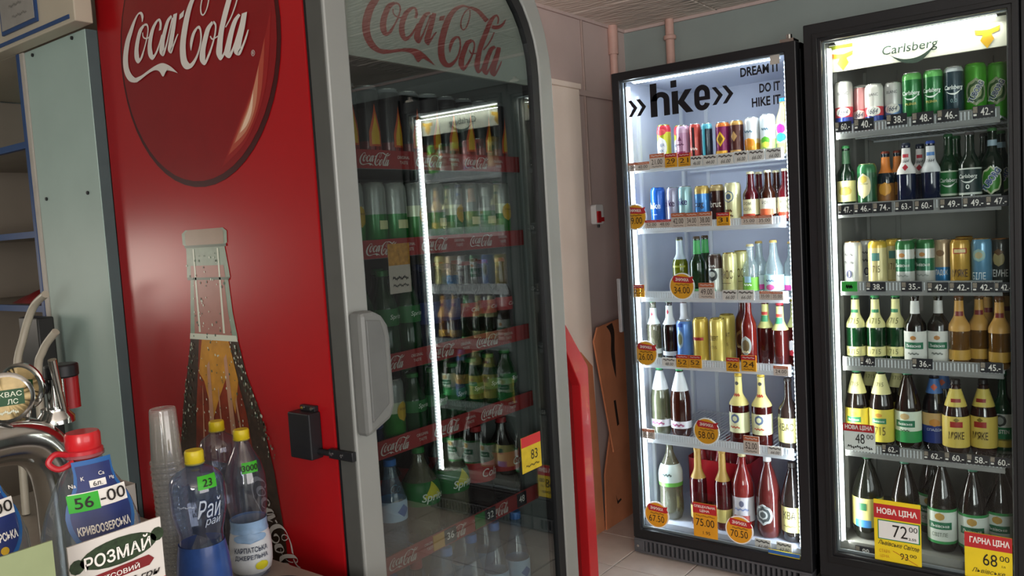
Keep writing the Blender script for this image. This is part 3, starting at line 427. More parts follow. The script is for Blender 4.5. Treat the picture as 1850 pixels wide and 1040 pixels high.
# lettering on the hike glass
DK = pm('#14161b', .4, var=0); b = MB(); yy = 3.0432
f = front(-1.5, yy, 1.92)
def slab(pts): b.add([(x, yy, z) for x, z in pts], [list(range(len(pts)))])
def bar(x0, z0, x1, z1): slab([(x0, z0), (x1, z0), (x1, z1), (x0, z1)])
bar(-1.557, 1.855, -1.527, 1.988)
ar = lambda cx, cz, rx, rz, a0, a1, n=10: [(cx+rx*math.cos(a0+(a1-a0)*i/n), cz+rz*math.sin(a0+(a1-a0)*i/n)) for i in range(n+1)]
def arc(cx, cz, rxo, rzo, rxi, rzi, a0, a1, n=12):
    o, q = ar(cx, cz, rxo, rzo, a0, a1, n), ar(cx, cz, rxi, rzi, a0, a1, n)
    b.add([(x, yy, z) for x, z in o+q], [(i, i+1, n+2+i, n+1+i) for i in range(n)])
arc(-1.512, 1.918, .040, .033, .014, .012, 0, PI); bar(-1.498, 1.855, -1.472, 1.919)
bar(-1.462, 1.855, -1.434, 1.945); bar(-1.465, 1.960, -1.439, 1.988)
slab([(-1.434, 1.905), (-1.404, 1.945), (-1.374, 1.945), (-1.408, 1.902), (-1.370, 1.855), (-1.402, 1.855), (-1.434, 1.893)])
arc(-1.333, 1.919, .033, .034, .011, .014, 0, PI); arc(-1.333, 1.888, .033, .034, .011, .014, PI, 1.9*PI); bar(-1.366, 1.886, -1.344, 1.921); bar(-1.322, 1.906, -1.300, 1.921); bar(-1.346, 1.893, -1.300, 1.908)
b.build('brand_name', DK, hike, recalc=False)
for x in (-1.661, -1.621, -1.292, -1.250):
    b = MB(); b.add([(x+dx*1.05, yy, 1.902+dz) for dx, dz in ((0, .034), (.016, .034), (.042, 0), (.016, -.034), (0, -.034), (.024, 0))], [(0, 1, 2, 5), (5, 2, 3, 4)]); b.build('chevron', DK, hike, recalc=False)
b = MB()
put_text(b, 'DREAM IT', front(-1.101, yy, 1.974), .034, .150, bold=.03); b.build('slogan_line', DK, hike, recalc=False); b = MB(); put_text(b, 'DO IT', front(-1.066, yy, 1.905), .034, .078, bold=.03); b.build('slogan_line', DK, hike, recalc=False); b = MB(); put_text(b, 'HIKE IT', front(-1.081, yy, 1.856), .034, .109, bold=.03); b.build('slogan_line', DK, hike, recalc=False)
MB().prism([(-1.061, 1.984), (-1.026, 1.984), (-1.026, 2.018), (-1.061, 2.018)], 'y', 3.0425, 3.044).build('blank_sticker', pm('#a8a49c', .6), hike)
# header signs in both beer fridges
HDR = pm('#d9d8c6', .45, emit=.12, var=.03); HTX = pm('#263a2e', .5, var=0); HOP = pm('#c79a14', .5, var=.15, vscale=40); HOPR = pm('#b8661c', .5)
for t, ox in ((carl, 0), (four, .663)):
    MB().box(-.866+ox, -.314+ox, 3.10, 3.112, 1.931, 2.026).build('header_sign', HDR, t)
    b = MB(); put_text(b, 'Carlsberg', front(-.600+ox, 3.0985, 1.972), .040, .175, shear=.12, bold=.008); swoosh(b, front(-.59+ox, 3.0985, 1.956), .15); b.build('sign_lettering', HTX, t, recalc=False)
    for hx in (-.819, -.370):
        b = MB(); q = front(hx+ox, 3.0985, 1.972)
        poly(b, [(-.004, .018), (-.036, .022), (-.034, .006), (-.012, .002), (-.020, -.014), (0, -.042), (.020, -.014), (.012, .002), (.034, .010), (.036, .026), (.006, .018)], q, 0)
        poly(b, [(-.036, .022), (-.034, .006), (-.028, .010), (-.030, .022)], front(hx+ox, 3.0982, 1.972), 1)
        b.build('hop_emblem', [HOP, HOPR], t, recalc=False)
    b = MB(); poly(b, [(-.04, -.006), (.04, -.006), (.04, .006), (-.04, .006)], front(-.825+ox, 3.0983, 2.016)); b.build('sign_band', pm('#9aa428', .5), t, recalc=False)
    v = MB(); v.box(-.80+ox, -.74+ox, 3.3, 3.34, 2.02, 2.034); v.build('air_vent', GREY_DK, t)
# ------------------------------------------------------------------ drinks: one builder for cans and bottles
_pc = {}; PLACED = []
def cosr(r0, r1, z0, z1, n=5): return [(r0+(r1-r0)*(1-math.cos(PI*i/n))/2, z0+(z1-z0)*i/n) for i in range(1, n+1)]
def profile(shape, h, r):
    if shape == 'can':
        return [(0, .003), (r*.74, .003), (r*.80, 0), (r, .010), (r, h-.018), (r*.96, h-.010), (r*.83, h-.003)]
    if shape == 'longneck':
        return [(0, .002), (r*.85, 0), (r, .006), (r, h*.54)]+cosr(r, .0145, h*.54, h*.74, 6)+[(.0128, h*.93), (.0142, h*.935), (.0142, h*.955), (.0125, h*.958)]
    if shape == 'fat':
        return [(0, .002), (r*.85, 0), (r, .008), (r, h*.42)]+cosr(r, .016, h*.42, h*.80, 7)+[(.0130, h*.93), (.0145, h*.935), (.0145, h*.955), (.0125, h*.958)]
    if shape == 'pet':
        return [(0, .004), (r*.55, 0), (r*.80, .004), (r*.97, .03), (r, .05), (r, h*.20), (r*.96, h*.30), (r*.96, h*.40), (r, h*.48), (r, h*.56)]+cosr(r, .0145, h*.56, h*.90, 8)+[(.0135, h*.925), (.0175, h*.928), (.0175, h*.936), (.0128, h*.938)]
    if shape == 'petcone':
        return [(0, .004), (r*.55, 0), (r*.82, .004), (r*.98, .025), (r, .04), (r, h*.50)]+[(r*.97, h*.56), (r*.86, h*.64), (r*.70, h*.73), (r*.52, h*.82), (.0165, h*.89), (.0135, h*.925), (.0175, h*.928), (.0175, h*.936), (.0128, h*.938)]
    if shape == 'barrel':
        return [(0, .004), (r*.55, 0), (r*.85, .004), (r*.97, .03), (r*.97, h*.20), (r*.95, h*.38), (r*.84, h*.48), (r*.78, h*.53), (r*.80, h*.57), (r*.92, h*.63), (r*.99, h*.68), (r, h*.71), (r, h*.79), (r*.985, h*.82), (r*.93, h*.85), (r*.82, h*.875), (r*.64, h*.895), (r*.46, h*.908), (.0165, h*.916), (.0135, h*.925), (.0175, h*.928), (.0175, h*.936), (.0128, h*.938)]
    if shape == 'waist':
        return [(0, .004), (r*.55, 0), (r*.85, .004), (r*.98, .03), (r, h*.16), (r*.97, h*.26), (r*.82, h*.34), (r*.84, h*.40), (r*.98, h*.50), (r, h*.60), (r*.97, h*.68), (r*.80, h*.78), (r*.52, h*.85), (.0165, h*.89), (.0135, h*.925), (.0175, h*.928), (.0175, h*.936), (.0128, h*.938)]
def rad_at(pr, z):
    best = pr[-1][0]
    for (r0, z0), (r1, z1) in zip(pr[1:], pr[2:]):
        if z0 <= z <= z1 and z1 > z0: return r0+(r1-r0)*(z-z0)/(z1-z0)
    return best
def patch(mb, pr, zc, hh, wfun, eps, mat=0, rows=6, cols=8, off=0.0):
    """sticker of half-height hh and half-width wfun(t in -1..1), wrapped on the surface facing -Y"""
    vs = []
    for i in range(rows+1):
        t = -1+2*i/rows; z = zc+hh*t; r = rad_at(pr, z)+eps; wd = wfun(t)
        for j in range(cols+1):
            x = off+wd*(-1+2*j/cols); a = -PI/2+x/r; vs.append((r*math.cos(a), r*math.sin(a), z))
    n = cols+1
    mb.add(vs, [(i*n+j, i*n+j+1, (i+1)*n+j+1, (i+1)*n+j) for i in range(rows) for j in range(cols)], mat, True)
SH = {'ell': lambda w: (lambda t: w*math.sqrt(max(0, 1-t*t))), 'rect': lambda w: (lambda t: w), 'dia': lambda w: (lambda t: w*(1-abs(t))),
      'flame': lambda w: (lambda t: w*(.75*(1-t)/2+.25*max(0, 1-abs(t+.3)*1.3))), 'tri': lambda w: (lambda t: w*(1-t)/2)}
def wrap(pr, zc, eps, off=0.0):
    def f(a, b):
        z = zc+b; r = rad_at(pr, z)+eps; an = -PI/2+(a+off)/r
        return (r*math.cos(an), r*math.sin(an), z)
    return f
CANM = lambda c: pm(c, .28, .25, .3, var=.03)
GLS = {'green': '#0b2f17', 'dkgreen': '#061a0f', 'brown': '#2a1006', 'black': '#0c0907', 'rose': '#4a0f14', 'redbrown': '#3a0d0a', 'olive': '#5c6410', 'gold': '#5a3a0c', 'green2': '#0f5a24', 'navy': '#0d1530', 'amber': '#7a3a10', 'grass': '#1f7a2a'}
def glassm(k):
    if k == 'clear': return thin_glass('bottle_clear', '#eef6f4', 1.45, .03, .06, ('#cfe0e2', .18))
    if k == 'smoke': return thin_glass('bottle_smoke', '#b9b6a4', 1.45, .03, .06, ('#7d7a62', .45))
    if k == 'water': return thin_glass('bottle_bluish', '#cfe2f4', 1.45, .03, .06, ('#b5cfe8', .15))
    if k == 'pale': return thin_glass('bottle_pale', '#aeb08a', 1.45, .05, .05, ('#6a6c50', .6))
    return pm(GLS.get(k, k), .10, 0, .4, var=.1, vscale=10, name='bottle_'+k.strip('#'))
# kind: shape, diameter, body colour(s), cap colour, labels [(z0,z1,colour)], emblems [(shape,zc,half_h,half_w,colour)], texts [(string,zc,height,colour,width,opts)]
KINDS = {}
def K(name, shape, d, body, cap='#b9b9b5', labels=(), emb=(), txt=()): KINDS[name] = (shape, d, body, cap, labels, emb, txt)
def can(name, bands, emb=(), txt=(), d=.066, lid='#b9b9b5'): K(name, 'can', d, bands, lid, (), emb, txt)
W_, R_, K_ = '#e9e8e4', '#b3212b', '#15161a'
can('beermix', [(0, .1, '#c8303a'), (.1, .82, '#c9c93a'), (.82, 1, '#c23240')], [('ell', .45, .042, .026, W_), ('ell', .82, .014, .024, '#d34a4f')], [('BEER', .5, .012, '#2b4a86', .036, {}), ('MIX', .36, .012, '#2b4a86', .03, {})], lid='#d3c13a', d=.057)
can('mauve', [(0, .25, '#a5476e'), (.25, .8, '#b98aa6'), (.8, 1, '#c9a3b8')], [('tri', .66, .010, .010, '#6b2b50'), ('rect', .22, .016, .024, '#8c2f57')], [('~', .5, .009, '#5a2348', .036, {})], d=.056)
can('redenergy', [(0, 1, '#b8433a')], [('rect', .5, .062, .005, '#2a2326')], [('~', .35, .012, '#e8c9bd', .03, {})], d=.046, lid='#d8d9db')
can('tealenergy', [(0, .85, '#1d2c36'), (.85, 1, '#5ea5b5')], [('rect', .5, .066, .006, '#3ea0b0')], (), d=.046)
can('purple', [(0, .12, '#8a2a2c'), (.12, .9, '#7b2152'), (.9, 1, '#c46a2c')], [('dia', .55, .030, .020, '#d8a51c'), ('dia', .55, .019, .012, '#7d5a12'), ('rect', .2, .006, .028, '#d79a2a')], (), d=.057)
can('browngold', [(0, .12, '#a5793a'), (.12, .9, '#4e2a24'), (.9, 1, '#b98d4a')], [('dia', .58, .020, .013, '#b48a55'), ('rect', .18, .006, .028, '#b98d4a')], (), d=.054)
can('whiteorange', [(0, .34, '#d08a25'), (.34, .45, '#e3c084'), (.45, 1, '#dfe0e0')], [('ell', .36, .018, .026, '#c97a1a')], [('~', .64, .011, '#4a6a78', .034, {'shear': .3})], d=.059)
can('whitegreen', [(0, .15, '#e3c95a'), (.15, .4, '#a9d07a'), (.4, 1, '#dfe4e2')], [('ell', .36, .016, .018, '#55a02c'), ('ell', .26, .012, .016, '#c9d24a')], [('~', .64, .011, '#4a6a78', .026, {'shear': .3})], d=.059)
can('hikeblue', [(0, 1, '#1f5fc0')], (), [('hike', .55, .026, '#e8eef8', .050, {'bold': .02}), ('________', .33, .002, '#e8eef8', .02, {})], lid='#2a66c4', d=.062)
can('hikelav', [(0, 1, '#a9a6bf')], (), [('hike', .6, .028, '#3d2150', .050, {'bold': .02})], d=.056)
can('hikeaqua', [(0, 1, '#9cc4c8')], (), [('hike', .62, .028, '#2f2c6a', .050, {'bold': .02})], d=.056)
can('bluegold', [(0, .8, '#3f83c4'), (.8, 1, '#c8a85a')], (), [('cug', .5, .024, '#2a2024', .040, {'bold': .01})], lid='#c7a860', d=.062)
can('brownbrut', [(0, .85, '#3a1f1c'), (.85, 1, '#c8b07a')], (), [('brut', .52, .026, '#e6ddd0', .046, {'bold': .01})], lid='#c7a860', d=.058)
can('creamcan', [(0, 1, '#dcd5a4')], [('ell', .66, .024, .022, '#4c6278'), ('ell', .66, .020, .018, '#dcd5a4'), ('ell', .66, .012, .011, '#4c6278')], [('~', .32, .013, '#5a3a24', .026, {}), ('~', .2, .011, '#5a3a24', .036, {})], d=.066)
can('vova', [(0, .1, '#cfcfcb'), (.1, .66, '#c9ccc4'), (.66, 1, '#4a3a34')], [('ell', .5, .026, .022, '#2e3634'), ('ell', .52, .012, .013, '#b9beb4'), ('tri', .2, .022, .022, '#79a894')], [('~', .72, .011, '#cfcfcb', .03, {})], d=.057)
can('bhoc', [(0, 1, '#cfc68a')], (), [('ВНОС', .5, .034, '#4a3c1c', .056, {}), ('_____', .3, .002, '#4a3c1c', .04, {})], lid='#c7b05a', d=.060)
can('bluecan', [(0, 1, '#5a8ad0')], [('ell', .56, .040, .015, '#8fa6b4'), ('ell', .56, .026, .010, '#5a5e3a'), ('rect', .9, .008, .014, '#2a4fa0')], (), lid='#c8ccd0')
can('goldcan', [(0, 1, '#cfb04a')], [('rect', .55, .006, .030, '#a8262a')], [('~', .55, .014, '#8a1c1c', .044, {'bold': .01})], lid='#c7b05a')
can('goldcan2', [(0, 1, '#d2bd60')], (), [('ZIBERT', .58, .018, '#3a2a10', .040, {}), ('1715', .38, .012, '#3a2a10', .026, {})], lid='#c7b05a')
K('bluecap', 'pet', .062, '#c9b98a', '#2f8fd0', [(.2, .55, '#e3d9c2')], [('ell', .45, .02, .018, '#c0308a'), ('ell', .3, .018, .02, '#3aa6c8')], ())
K('darklabel', 'longneck', .061, 'rose', '#d8cfa8', [(.16, .46, '#e6dcae')], [('rect', .12, .012, .03, '#b5442c')], [('РОМ', .38, .012, '#3a3a38', .03, {}), ('КОЛА', .27, .012, '#3a3a38', .034, {})])
K('darklabel2', 'longneck', .061, 'brown', '#d8cfa8', [(.16, .46, '#eae2cc')], [('rect', .2, .012, .03, '#d0603a')], [('РОМ', .38, .012, '#3a3a38', .03, {})])
K('olive', 'longneck', .064, 'olive', '#3a3a38', [(.62, .94, '#b8c4d0')], [('rect', .5, .004, .03, '#9aa03a')], ())
K('greenb', 'longneck', .064, 'green', '#4a3a2a', [(.70, .93, '#3f9a52'), (.04, .12, '#5aa05a')], (), ())
K('clearg', 'longneck', .060, 'clear', '#c9b98a', [(.10, .36, '#6fae3a')], [('rect', .32, .012, .014, '#9fc7d8')], [('~', .22, .010, '#e9f2dc', .032, {})])
K('clearp', 'fat', .074, 'clear', '#b89a5a', [(.10, .38, '#c3dde4')], [('ell', .16, .012, .018, '#c85a90')], [('~', .28, .009, '#4a6a86', .034, {})])
K('clearm', 'longneck', .060, 'clear', '#b89a5a', [(.10, .36, '#cfdce4')], [('rect', .14, .010, .03, '#d04a9a')], ())
K('clearcap', 'longneck', .064, 'smoke', '#2f8a4a', [(.60, .86, '#dfe6e4'), (.12, .2, '#c9d0cc')], [('dia', .76, .010, .006, '#a03040')], ())
K('darkwhite', 'longneck', .064, 'black', '#2f7a4a', [(.60, .90, '#d9dcdc'), (.10, .17, '#b9bcc0')], [('dia', .80, .012, .006, '#b03040')], ())
K('wineneck', 'longneck', .064, 'redbrown', '#c8c9cc', [(.62, .94, '#cfcfd4')], (), ())
K('redbottle', 'longneck', .062, '#4a1410', '#5a1a14', [], [('ell', .30, .040, .024, '#8a6a3a'), ('ell', .30, .026, .016, '#3a1a12')], [('~', .2, .010, '#d8c89a', .03, {})])
K('redbottle2', 'longneck', .062, '#6a1c16', '#5a1a14', [], [('ell', .28, .040, .024, '#9aa09a'), ('ell', .28, .026, .016, '#6a5a3a')], [('~', .2, .010, '#d8c89a', .03, {})])
K('yellowneck', 'longneck', .066, 'redbrown', '#b5303a', [(.58, .94, '#d8d488')], [('rect', .72, .012, .016, '#4a9a6a'), ('rect', .80, .006, .014, '#c04038')], ())
K('yellowneck3', 'longneck', .066, 'redbrown', '#c9b84a', [(.58, .94, '#c8c888')], [('ell', .28, .03, .02, '#e3dede'), ('ell', .2, .012, .02, '#b8303a')], ())
K('smokepet', 'petcone', .086, 'pale', '#2f9a5a', [(.66, .92, '#dfe0e2'), (.14, .24, '#e6e4ea')], (), [('~', .19, .014, '#9a3a6a', .055, {'shear': .3})])
K('smokepet2', 'petcone', .086, '#33170f', '#2f9a5a', [(.66, .92, '#dfe0e2'), (.14, .24, '#e6e4ea')], (), [('~', .19, .014, '#9a3a6a', .055, {'shear': .3})])
K('creamneck', 'longneck', .080, 'redbrown', '#c9a83a', [(.56, .95, '#e0cf80'), (.18, .46, '#dedcae')], [('ell', .38, .020, .018, '#5a6a86'), ('ell', .38, .011, .010, '#dedcae'), ('ell', .86, .008, .008, '#4a4a4a')], [('~', .70, .013, '#b0402c', .026, {}), ('~', .26, .010, '#b0402c', .04, {})])
K('kvas', 'longneck', .080, '#241a16', '#2a2420', [(.12, .46, '#d8cf88')], (), [('КВАС', .34, .030, '#2a2418', .060, {})])
K('greenpet', 'pet', .104, 'smoke', '#e3e6e6', [(.48, .70, '#c9d6d2'), (.43, .48, '#6ab04a')], (), [('~', .58, .014, '#4a5a56', .04, {})])
K('goldneck', 'longneck', .070, 'rose', '#b5893a', [(.60, .97, '#b8924a'), (.10, .26, '#c8b56a')], (), ())
K('redpet', 'pet', .088, '#8e1f26', '#8a2a2a', [], (), ())
K('pinkpet', 'pet', .090, '#7a2422', '#c9b98a', [(.16, .46, '#cfc8cc')], [('ell', .38, .014, .010, '#6a6a80'), ('rect', .2, .012, .034, '#b05048')], [('~', .31, .012, '#7a88b0', .058, {'shear': .3})])
K('roundpet', 'petcone', .096, '#55211f', '#c9c9c9', [], [('ell', .30, .044, .040, '#b9bcba'), ('ell', .30, .034, .030, '#4a4f50'), ('ell', .30, .020, .020, '#c9cbc8'), ('ell', .30, .013, .013, '#5a5f60')], [('СТО КИЇВСЬКИЙ', .40, .008, '#3a3a3a', .062, {'bold': .02})])
K('kvaspet', 'petcone', .090, '#191310', '#2a2420', [(.14, .46, '#d5cb86')], (), [('КВА', .36, .030, '#2a2418', .050, {}), ('~', .22, .008, '#5a4a20', .05, {})])
# beer fridge
can('blancr', [(0, .12, '#b9303a'), (.12, .3, '#2a3f8a'), (.3, .5, '#c8404a'), (.5, 1, '#d4d2cc')], [('ell', .40, .018, .026, '#e6e4dc')], [('BLANC', .76, .010, '#4a4a50', .036, {}), ('1664', .40, .018, '#1c2a4a', .036, {'shear': .4})], d=.062)
can('blancp', [(0, .12, '#b9303a'), (.12, .26, '#2a3f8a'), (.26, .5, '#c8505a'), (.5, 1, '#c98a8c')], [('ell', .38, .018, .026, '#e0d6d0')], [('1664', .38, .018, '#1c2a4a', .036, {'shear': .4})], d=.048)
can('blancb', [(0, .12, '#c3c8d0'), (.12, .26, '#2a4a9a'), (.26, .5, '#6a8ec0'), (.5, 1, '#d4d4d2')], [('ell', .42, .018, .026, '#e6e4dc')], [('BLANC', .78, .010, '#4a4a50', .036, {}), ('1664', .42, .018, '#1c2a4a', .036, {'shear': .4})], d=.062)
def swk(z): return ('sw', z, .05, 0, '#dfe6df')
can('carlg', [(0, .86, '#14652e'), (.86, 1, '#5fae5a')], [swk(.54)], [('Carlsberg', .60, .018, '#e6ece6', .060, {'shear': .15, 'bold': .01}), ('PILSNER', .40, .008, '#c2b35a', .036, {})], d=.063)
can('carln', [(0, .9, '#18323c'), (.9, 1, '#aeb6b8')], [swk(.54)], [('Carlsberg', .60, .018, '#e6ece6', .060, {'shear': .15, 'bold': .01}), ('0,0', .36, .014, '#7fa0a0', .02, {})], d=.060)
can('tub', [(0, 1, '#3f9a1f')], [('ell', .48, .046, .032, '#8f9a7a'), ('ell', .48, .036, .026, '#31542a'), ('ell', .48, .024, .018, '#9aa57a')], [('TUBORG', .48, .022, '#d3d8cc', .080, {'bold': .09, 'rot': 1.05}), ('TUBORG', .48, .017, '#26376a', .073, {'bold': .02, 'rot': 1.05})], d=.068, lid='#6fbf3a')
K('starob', 'longneck', .064, 'dkgreen', '#2a6a3a', [(.14, .46, '#d8cd8e'), (.72, .92, '#2f4f36')], [('ell', .30, .016, .024, '#b5a24a')], [('Staropramen', .36, .010, '#2a3a2a', .036, {'shear': .3})])
can('starocan', [(0, .2, '#1c4a2a'), (.2, .8, '#1f4f30'), (.8, 1, '#2a6a40')], [('ell', .52, .045, .026, '#d8cfa0'), ('ell', .66, .014, .014, '#b5a24a')], [('Staropramen', .56, .010, '#2a3a2a', .034, {'shear': .3})], lid='#8a9a6a')
K('orangeb', 'longneck', .058, '#14202c', '#6a2a1a', [(.10, .44, '#8a5a2a'), (.62, .90, '#c8742a')], [('ell', .34, .024, .022, '#d89a3a')], ())
K('neckr', 'longneck', .060, 'navy', '#1c2438', [(.52, .92, '#d4d2d0')], [('dia', .62, .012, .010, '#b02a3a'), ('rect', .80, .006, .010, '#b02a3a')], [('1664', .72, .012, '#2a2a3a', .024, {'shear': .4})])
K('neckb', 'longneck', .060, 'navy', '#27408a', [(.52, .92, '#c9cdd0')], [('rect', .80, .006, .014, '#4a7ab8')], [('1664', .70, .012, '#2a2a3a', .026, {'shear': .4})])
K('carlb', 'longneck', .066, 'green', '#22552f', [(.16, .46, '#1f6a34'), (.13, .16, '#c9d6c0'), (.46, .48, '#c9d6c0')], [swk(.30)], [('Carlsberg', .34, .017, '#e6ece6', .060, {'shear': .15, 'bold': .01})])
K('carlb0', 'longneck', .068, 'dkgreen', '#3a3434', [(.16, .48, '#0f2a2a'), (.13, .16, '#c9d0c8'), (.48, .50, '#c9d0c8')], [swk(.34)], [('Carlsberg', .38, .017, '#e6ece6', .060, {'shear': .15, 'bold': .01}), ('0', .24, .016, '#e6ece6', .012, {'bold': .02})])
K('tubb', 'longneck', .064, 'dkgreen', '#3a6a3a', [(.76, .84, '#9fb8c8')], [('ell', .30, .048, .034, '#c9d0b0'), ('ell', .30, .042, .029, '#3f8a2a')], [('TUBORG', .31, .026, '#d3d8d8', .090, {'bold': .09, 'rot': .95}), ('TUBORG', .31, .019, '#2a4a8a', .082, {'bold': .03, 'rot': .95})])
can('white0', [(0, 1, '#c9c9c6')], (), [('0', .3, .030, '#3a3c5a', .020, {'bold': .01}), ('~', .72, .010, '#6a6a6a', .03, {}), ('~', .55, .012, '#6a6a6a', .034, {})], lid='#b89a6a', d=.064)
can('golddeer', [(0, .1, '#b89a3a'), (.1, .85, '#c9bd86'), (.85, 1, '#c8a83a')], [('rect', .66, .014, .014, '#4a7a72')], [('1715', .4, .024, '#5a4a24', .03, {})], lid='#c7b05a', d=.064)
can('greenwhite', [(0, .34, '#b9bcb8'), (.34, .60, '#1f6a4a'), (.60, .80, '#c3c6c0'), (.80, 1, '#2c6a3a')], [('ell', .68, .008, .010, '#b5804a')], [('Львівське', .47, .012, '#dfe6df', .050, {'bold': .01}), ('~', .25, .009, '#8a908a', .04, {})], d=.062)
can('spas', [(0, .08, '#6a7a4a'), (.08, .40, '#2f7fb8'), (.40, 1, '#c4ab88')], [('ell', .7, .012, .014, '#8a6a4a')], [('СПАДОК', .28, .022, '#e3e6e6', .050, {'bold': .015})], d=.064)
can('myakc', [(0, 1, '#b8913a')], [('rect', .76, .009, .022, '#a02a24'), ('rect', .76, .006, .018, '#cfc08a')], [("М'ЯКЕ", .3, .026, '#3a1c14', .050, {'bold': .01})], lid='#a8752a', d=.062)
can('bile', [(0, 1, '#5d8fae')], [('ell', .66, .022, .020, '#86a8a4'), ('ell', .66, .012, .012, '#a8a07a')], [('БІЛЕ', .24, .024, '#d6e2e6', .042, {})], lid='#b89a6a', d=.062)
can('temne', [(0, 1, '#3d3f3c')], [('ell', .58, .026, .018, '#a89a6a'), ('dia', .72, .012, .016, '#6a4a2a')], [('ТЕМНЕ', .28, .024, '#e3e3de', .058, {'bold': .01})], lid='#b07a4a', d=.062)
K('l1715', 'longneck', .066, 'green', '#2a7a44', [(.52, .93, '#d2cf94'), (.10, .24, '#cfc98c')], [('rect', .76, .006, .014, '#2f7a52')], [('1715', .62, .020, '#5a5a2a', .038, {}), ('1715', .17, .018, '#5a5a2a', .038, {})])
K('lwhite', 'longneck', .072, 'black', '#2a2c2c', [(.06, .48, '#d0d2cc'), (.72, .90, '#c9ccca')], [('rect', .28, .012, .034, '#1f6a4a'), ('ell', .39, .008, .010, '#b5804a')], [('Львівське', .28, .011, '#e3e8e3', .050, {'bold': .01}), ('~', .17, .009, '#6a706a', .036, {})])
K('goldb', 'longneck', .066, 'gold', '#5a3418', [(.50, .92, '#c0934a'), (.10, .24, '#b8903a')], [('rect', .74, .008, .014, '#7a2a2a')], ())
K('y1715', 'petcone', .084, '#1c1410', '#2a7a52', [(.10, .50, '#d2c24e'), (.68, .92, '#d6d094')], [('rect', .36, .010, .026, '#2f7a52'), ('ell', .43, .008, .012, '#c08a3a')], [('Львівське', .36, .008, '#e6ece6', .040, {}), ('1715', .24, .030, '#5a4a1a', .046, {}), ('1715', .80, .014, '#5a5a2a', .03, {})])
K('gwpet', 'petcone', .088, '#20140f', '#2f8a62', [(.12, .26, '#2f8a4a'), (.26, .50, '#c9d6c6')], [('rect', .35, .012, .034, '#1f6a4a'), ('ell', .44, .012, .016, '#b8a070')], [('Львівське', .35, .010, '#e6ece6', .050, {'bold': .01}), ('~', .27, .008, '#3a5a3a', .03, {})])
K('bluetan', 'petcone', .082, '#100d12', '#16182c', [(.12, .34, '#24367c'), (.34, .50, '#c0a06a'), (.74, .92, '#3f6aa8')], [('ell', .38, .014, .018, '#c0843a'), ('dia', .82, .012, .012, '#b85030')], [('СПАДОК', .29, .011, '#c9d0e6', .052, {})])
K('myake', 'petcone', .084, '#250d08', '#1c1614', [(.14, .54, '#cdb656'), (.66, .88, '#cdbb5c')], [('rect', .44, .010, .020, '#9a2a24'), ('rect', .74, .006, .016, '#8a2a24'), ('dia', .50, .008, .010, '#7a6a1a')], [("М'ЯКЕ", .30, .026, '#3a2410', .050, {'bold': .01})])
K('holst', 'longneck', .078, '#0d3a22', '#1f6a44', [(.10, .20, '#c9b04a'), (.18, .34, '#1f7a4a'), (.34, .50, '#d4d8d2')], [('ell', .42, .022, .020, '#3a3f3a'), ('ell', .42, .014, .012, '#9aa09a')], [('HOLSTEN', .29, .014, '#e6ece6', .058, {'bold': .02})])
K('bigyellow', 'petcone', .108, '#12140f', '#1f5a3a', [(.16, .50, '#cfc57a')], [('rect', .20, .014, .030, '#3a7ab8'), ('rect', .40, .014, .014, '#2f6a4a')], ())
K('bigwhite', 'petcone', .0945, '#150f0b', '#3f7a62', [(.14, .46, '#cfd6cf'), (.46, .49, '#2f8a4a'), (.11, .14, '#2f8a4a')], [('rect', .31, .013, .040, '#1f6a4a'), ('ell', .41, .014, .016, '#b8924a')], [('Львівське', .31, .011, '#e6ece6', .062, {'bold': .01}), ('СВІТЛЕ', .215, .014, '#4a5a4a', .052, {})])
# cola cooler
can('flame', [(0, .30, '#5a1418'), (.30, .95, '#16161b'), (.95, 1, '#8a8d90')], [('flame', .50, .048, .022, '#c8501e'), ('flame', .46, .036, .015, '#d8a82a')], [('BURN', .2, .010, '#b8302a', .03, {})], d=.060)
can('lemon', [(0, .5, '#2a7a2a'), (.5, .66, '#c9cdb0'), (.66, 1, '#8d908c')], [('ell', .52, .024, .018, '#d0a832')], [('Schweppes', .56, .008, '#6a4a1a', .026, {'shear': .3})], d=.058)
can('silvergreen', [(0, .55, '#1f7a34'), (.55, 1, '#9a9d98')], [('rect', .4, .010, .016, '#d8d8a0')], (), d=.060)
K('colab', 'longneck', .060, '#180a06', '#8a1c20', [(.36, .52, '#a81c22')], (), [('Cola', .44, .010, '#e6e0dc', .030, {'shear': .3})])
K('greenpetb', 'pet', .064, '#0f3a1c', '#2f7a3a', [(.42, .60, '#1f6a30')], (), [('Sprite', .51, .014, '#e6ece0', .036, {'shear': .2})])
K('bluepetb', 'pet', .066, '#141c38', '#1c2a5a', [(.36, .6, '#1f2f6a')], (), ())
K('spritebig', 'pet', .098, 'smoke', '#2f7a3a', [(.42, .66, '#1f6a2f')], [('tri', .58, .02, .03, '#d6cc3a')], [('Sprite', .50, .026, '#e6ece0', .07, {'shear': .2, 'bold': .01})])
K('colabig', 'pet', .098, '#150907', '#a01c22', [(.40, .62, '#a51a20')], (), [('Cola', .51, .022, '#e6e0dc', .05, {'shear': .3})])
K('waterb', 'pet', .070, 'water', '#3a78c8', [(.40, .60, '#a9c6e3')], [('dia', .5, .016, .018, '#3a6ab0')], ())
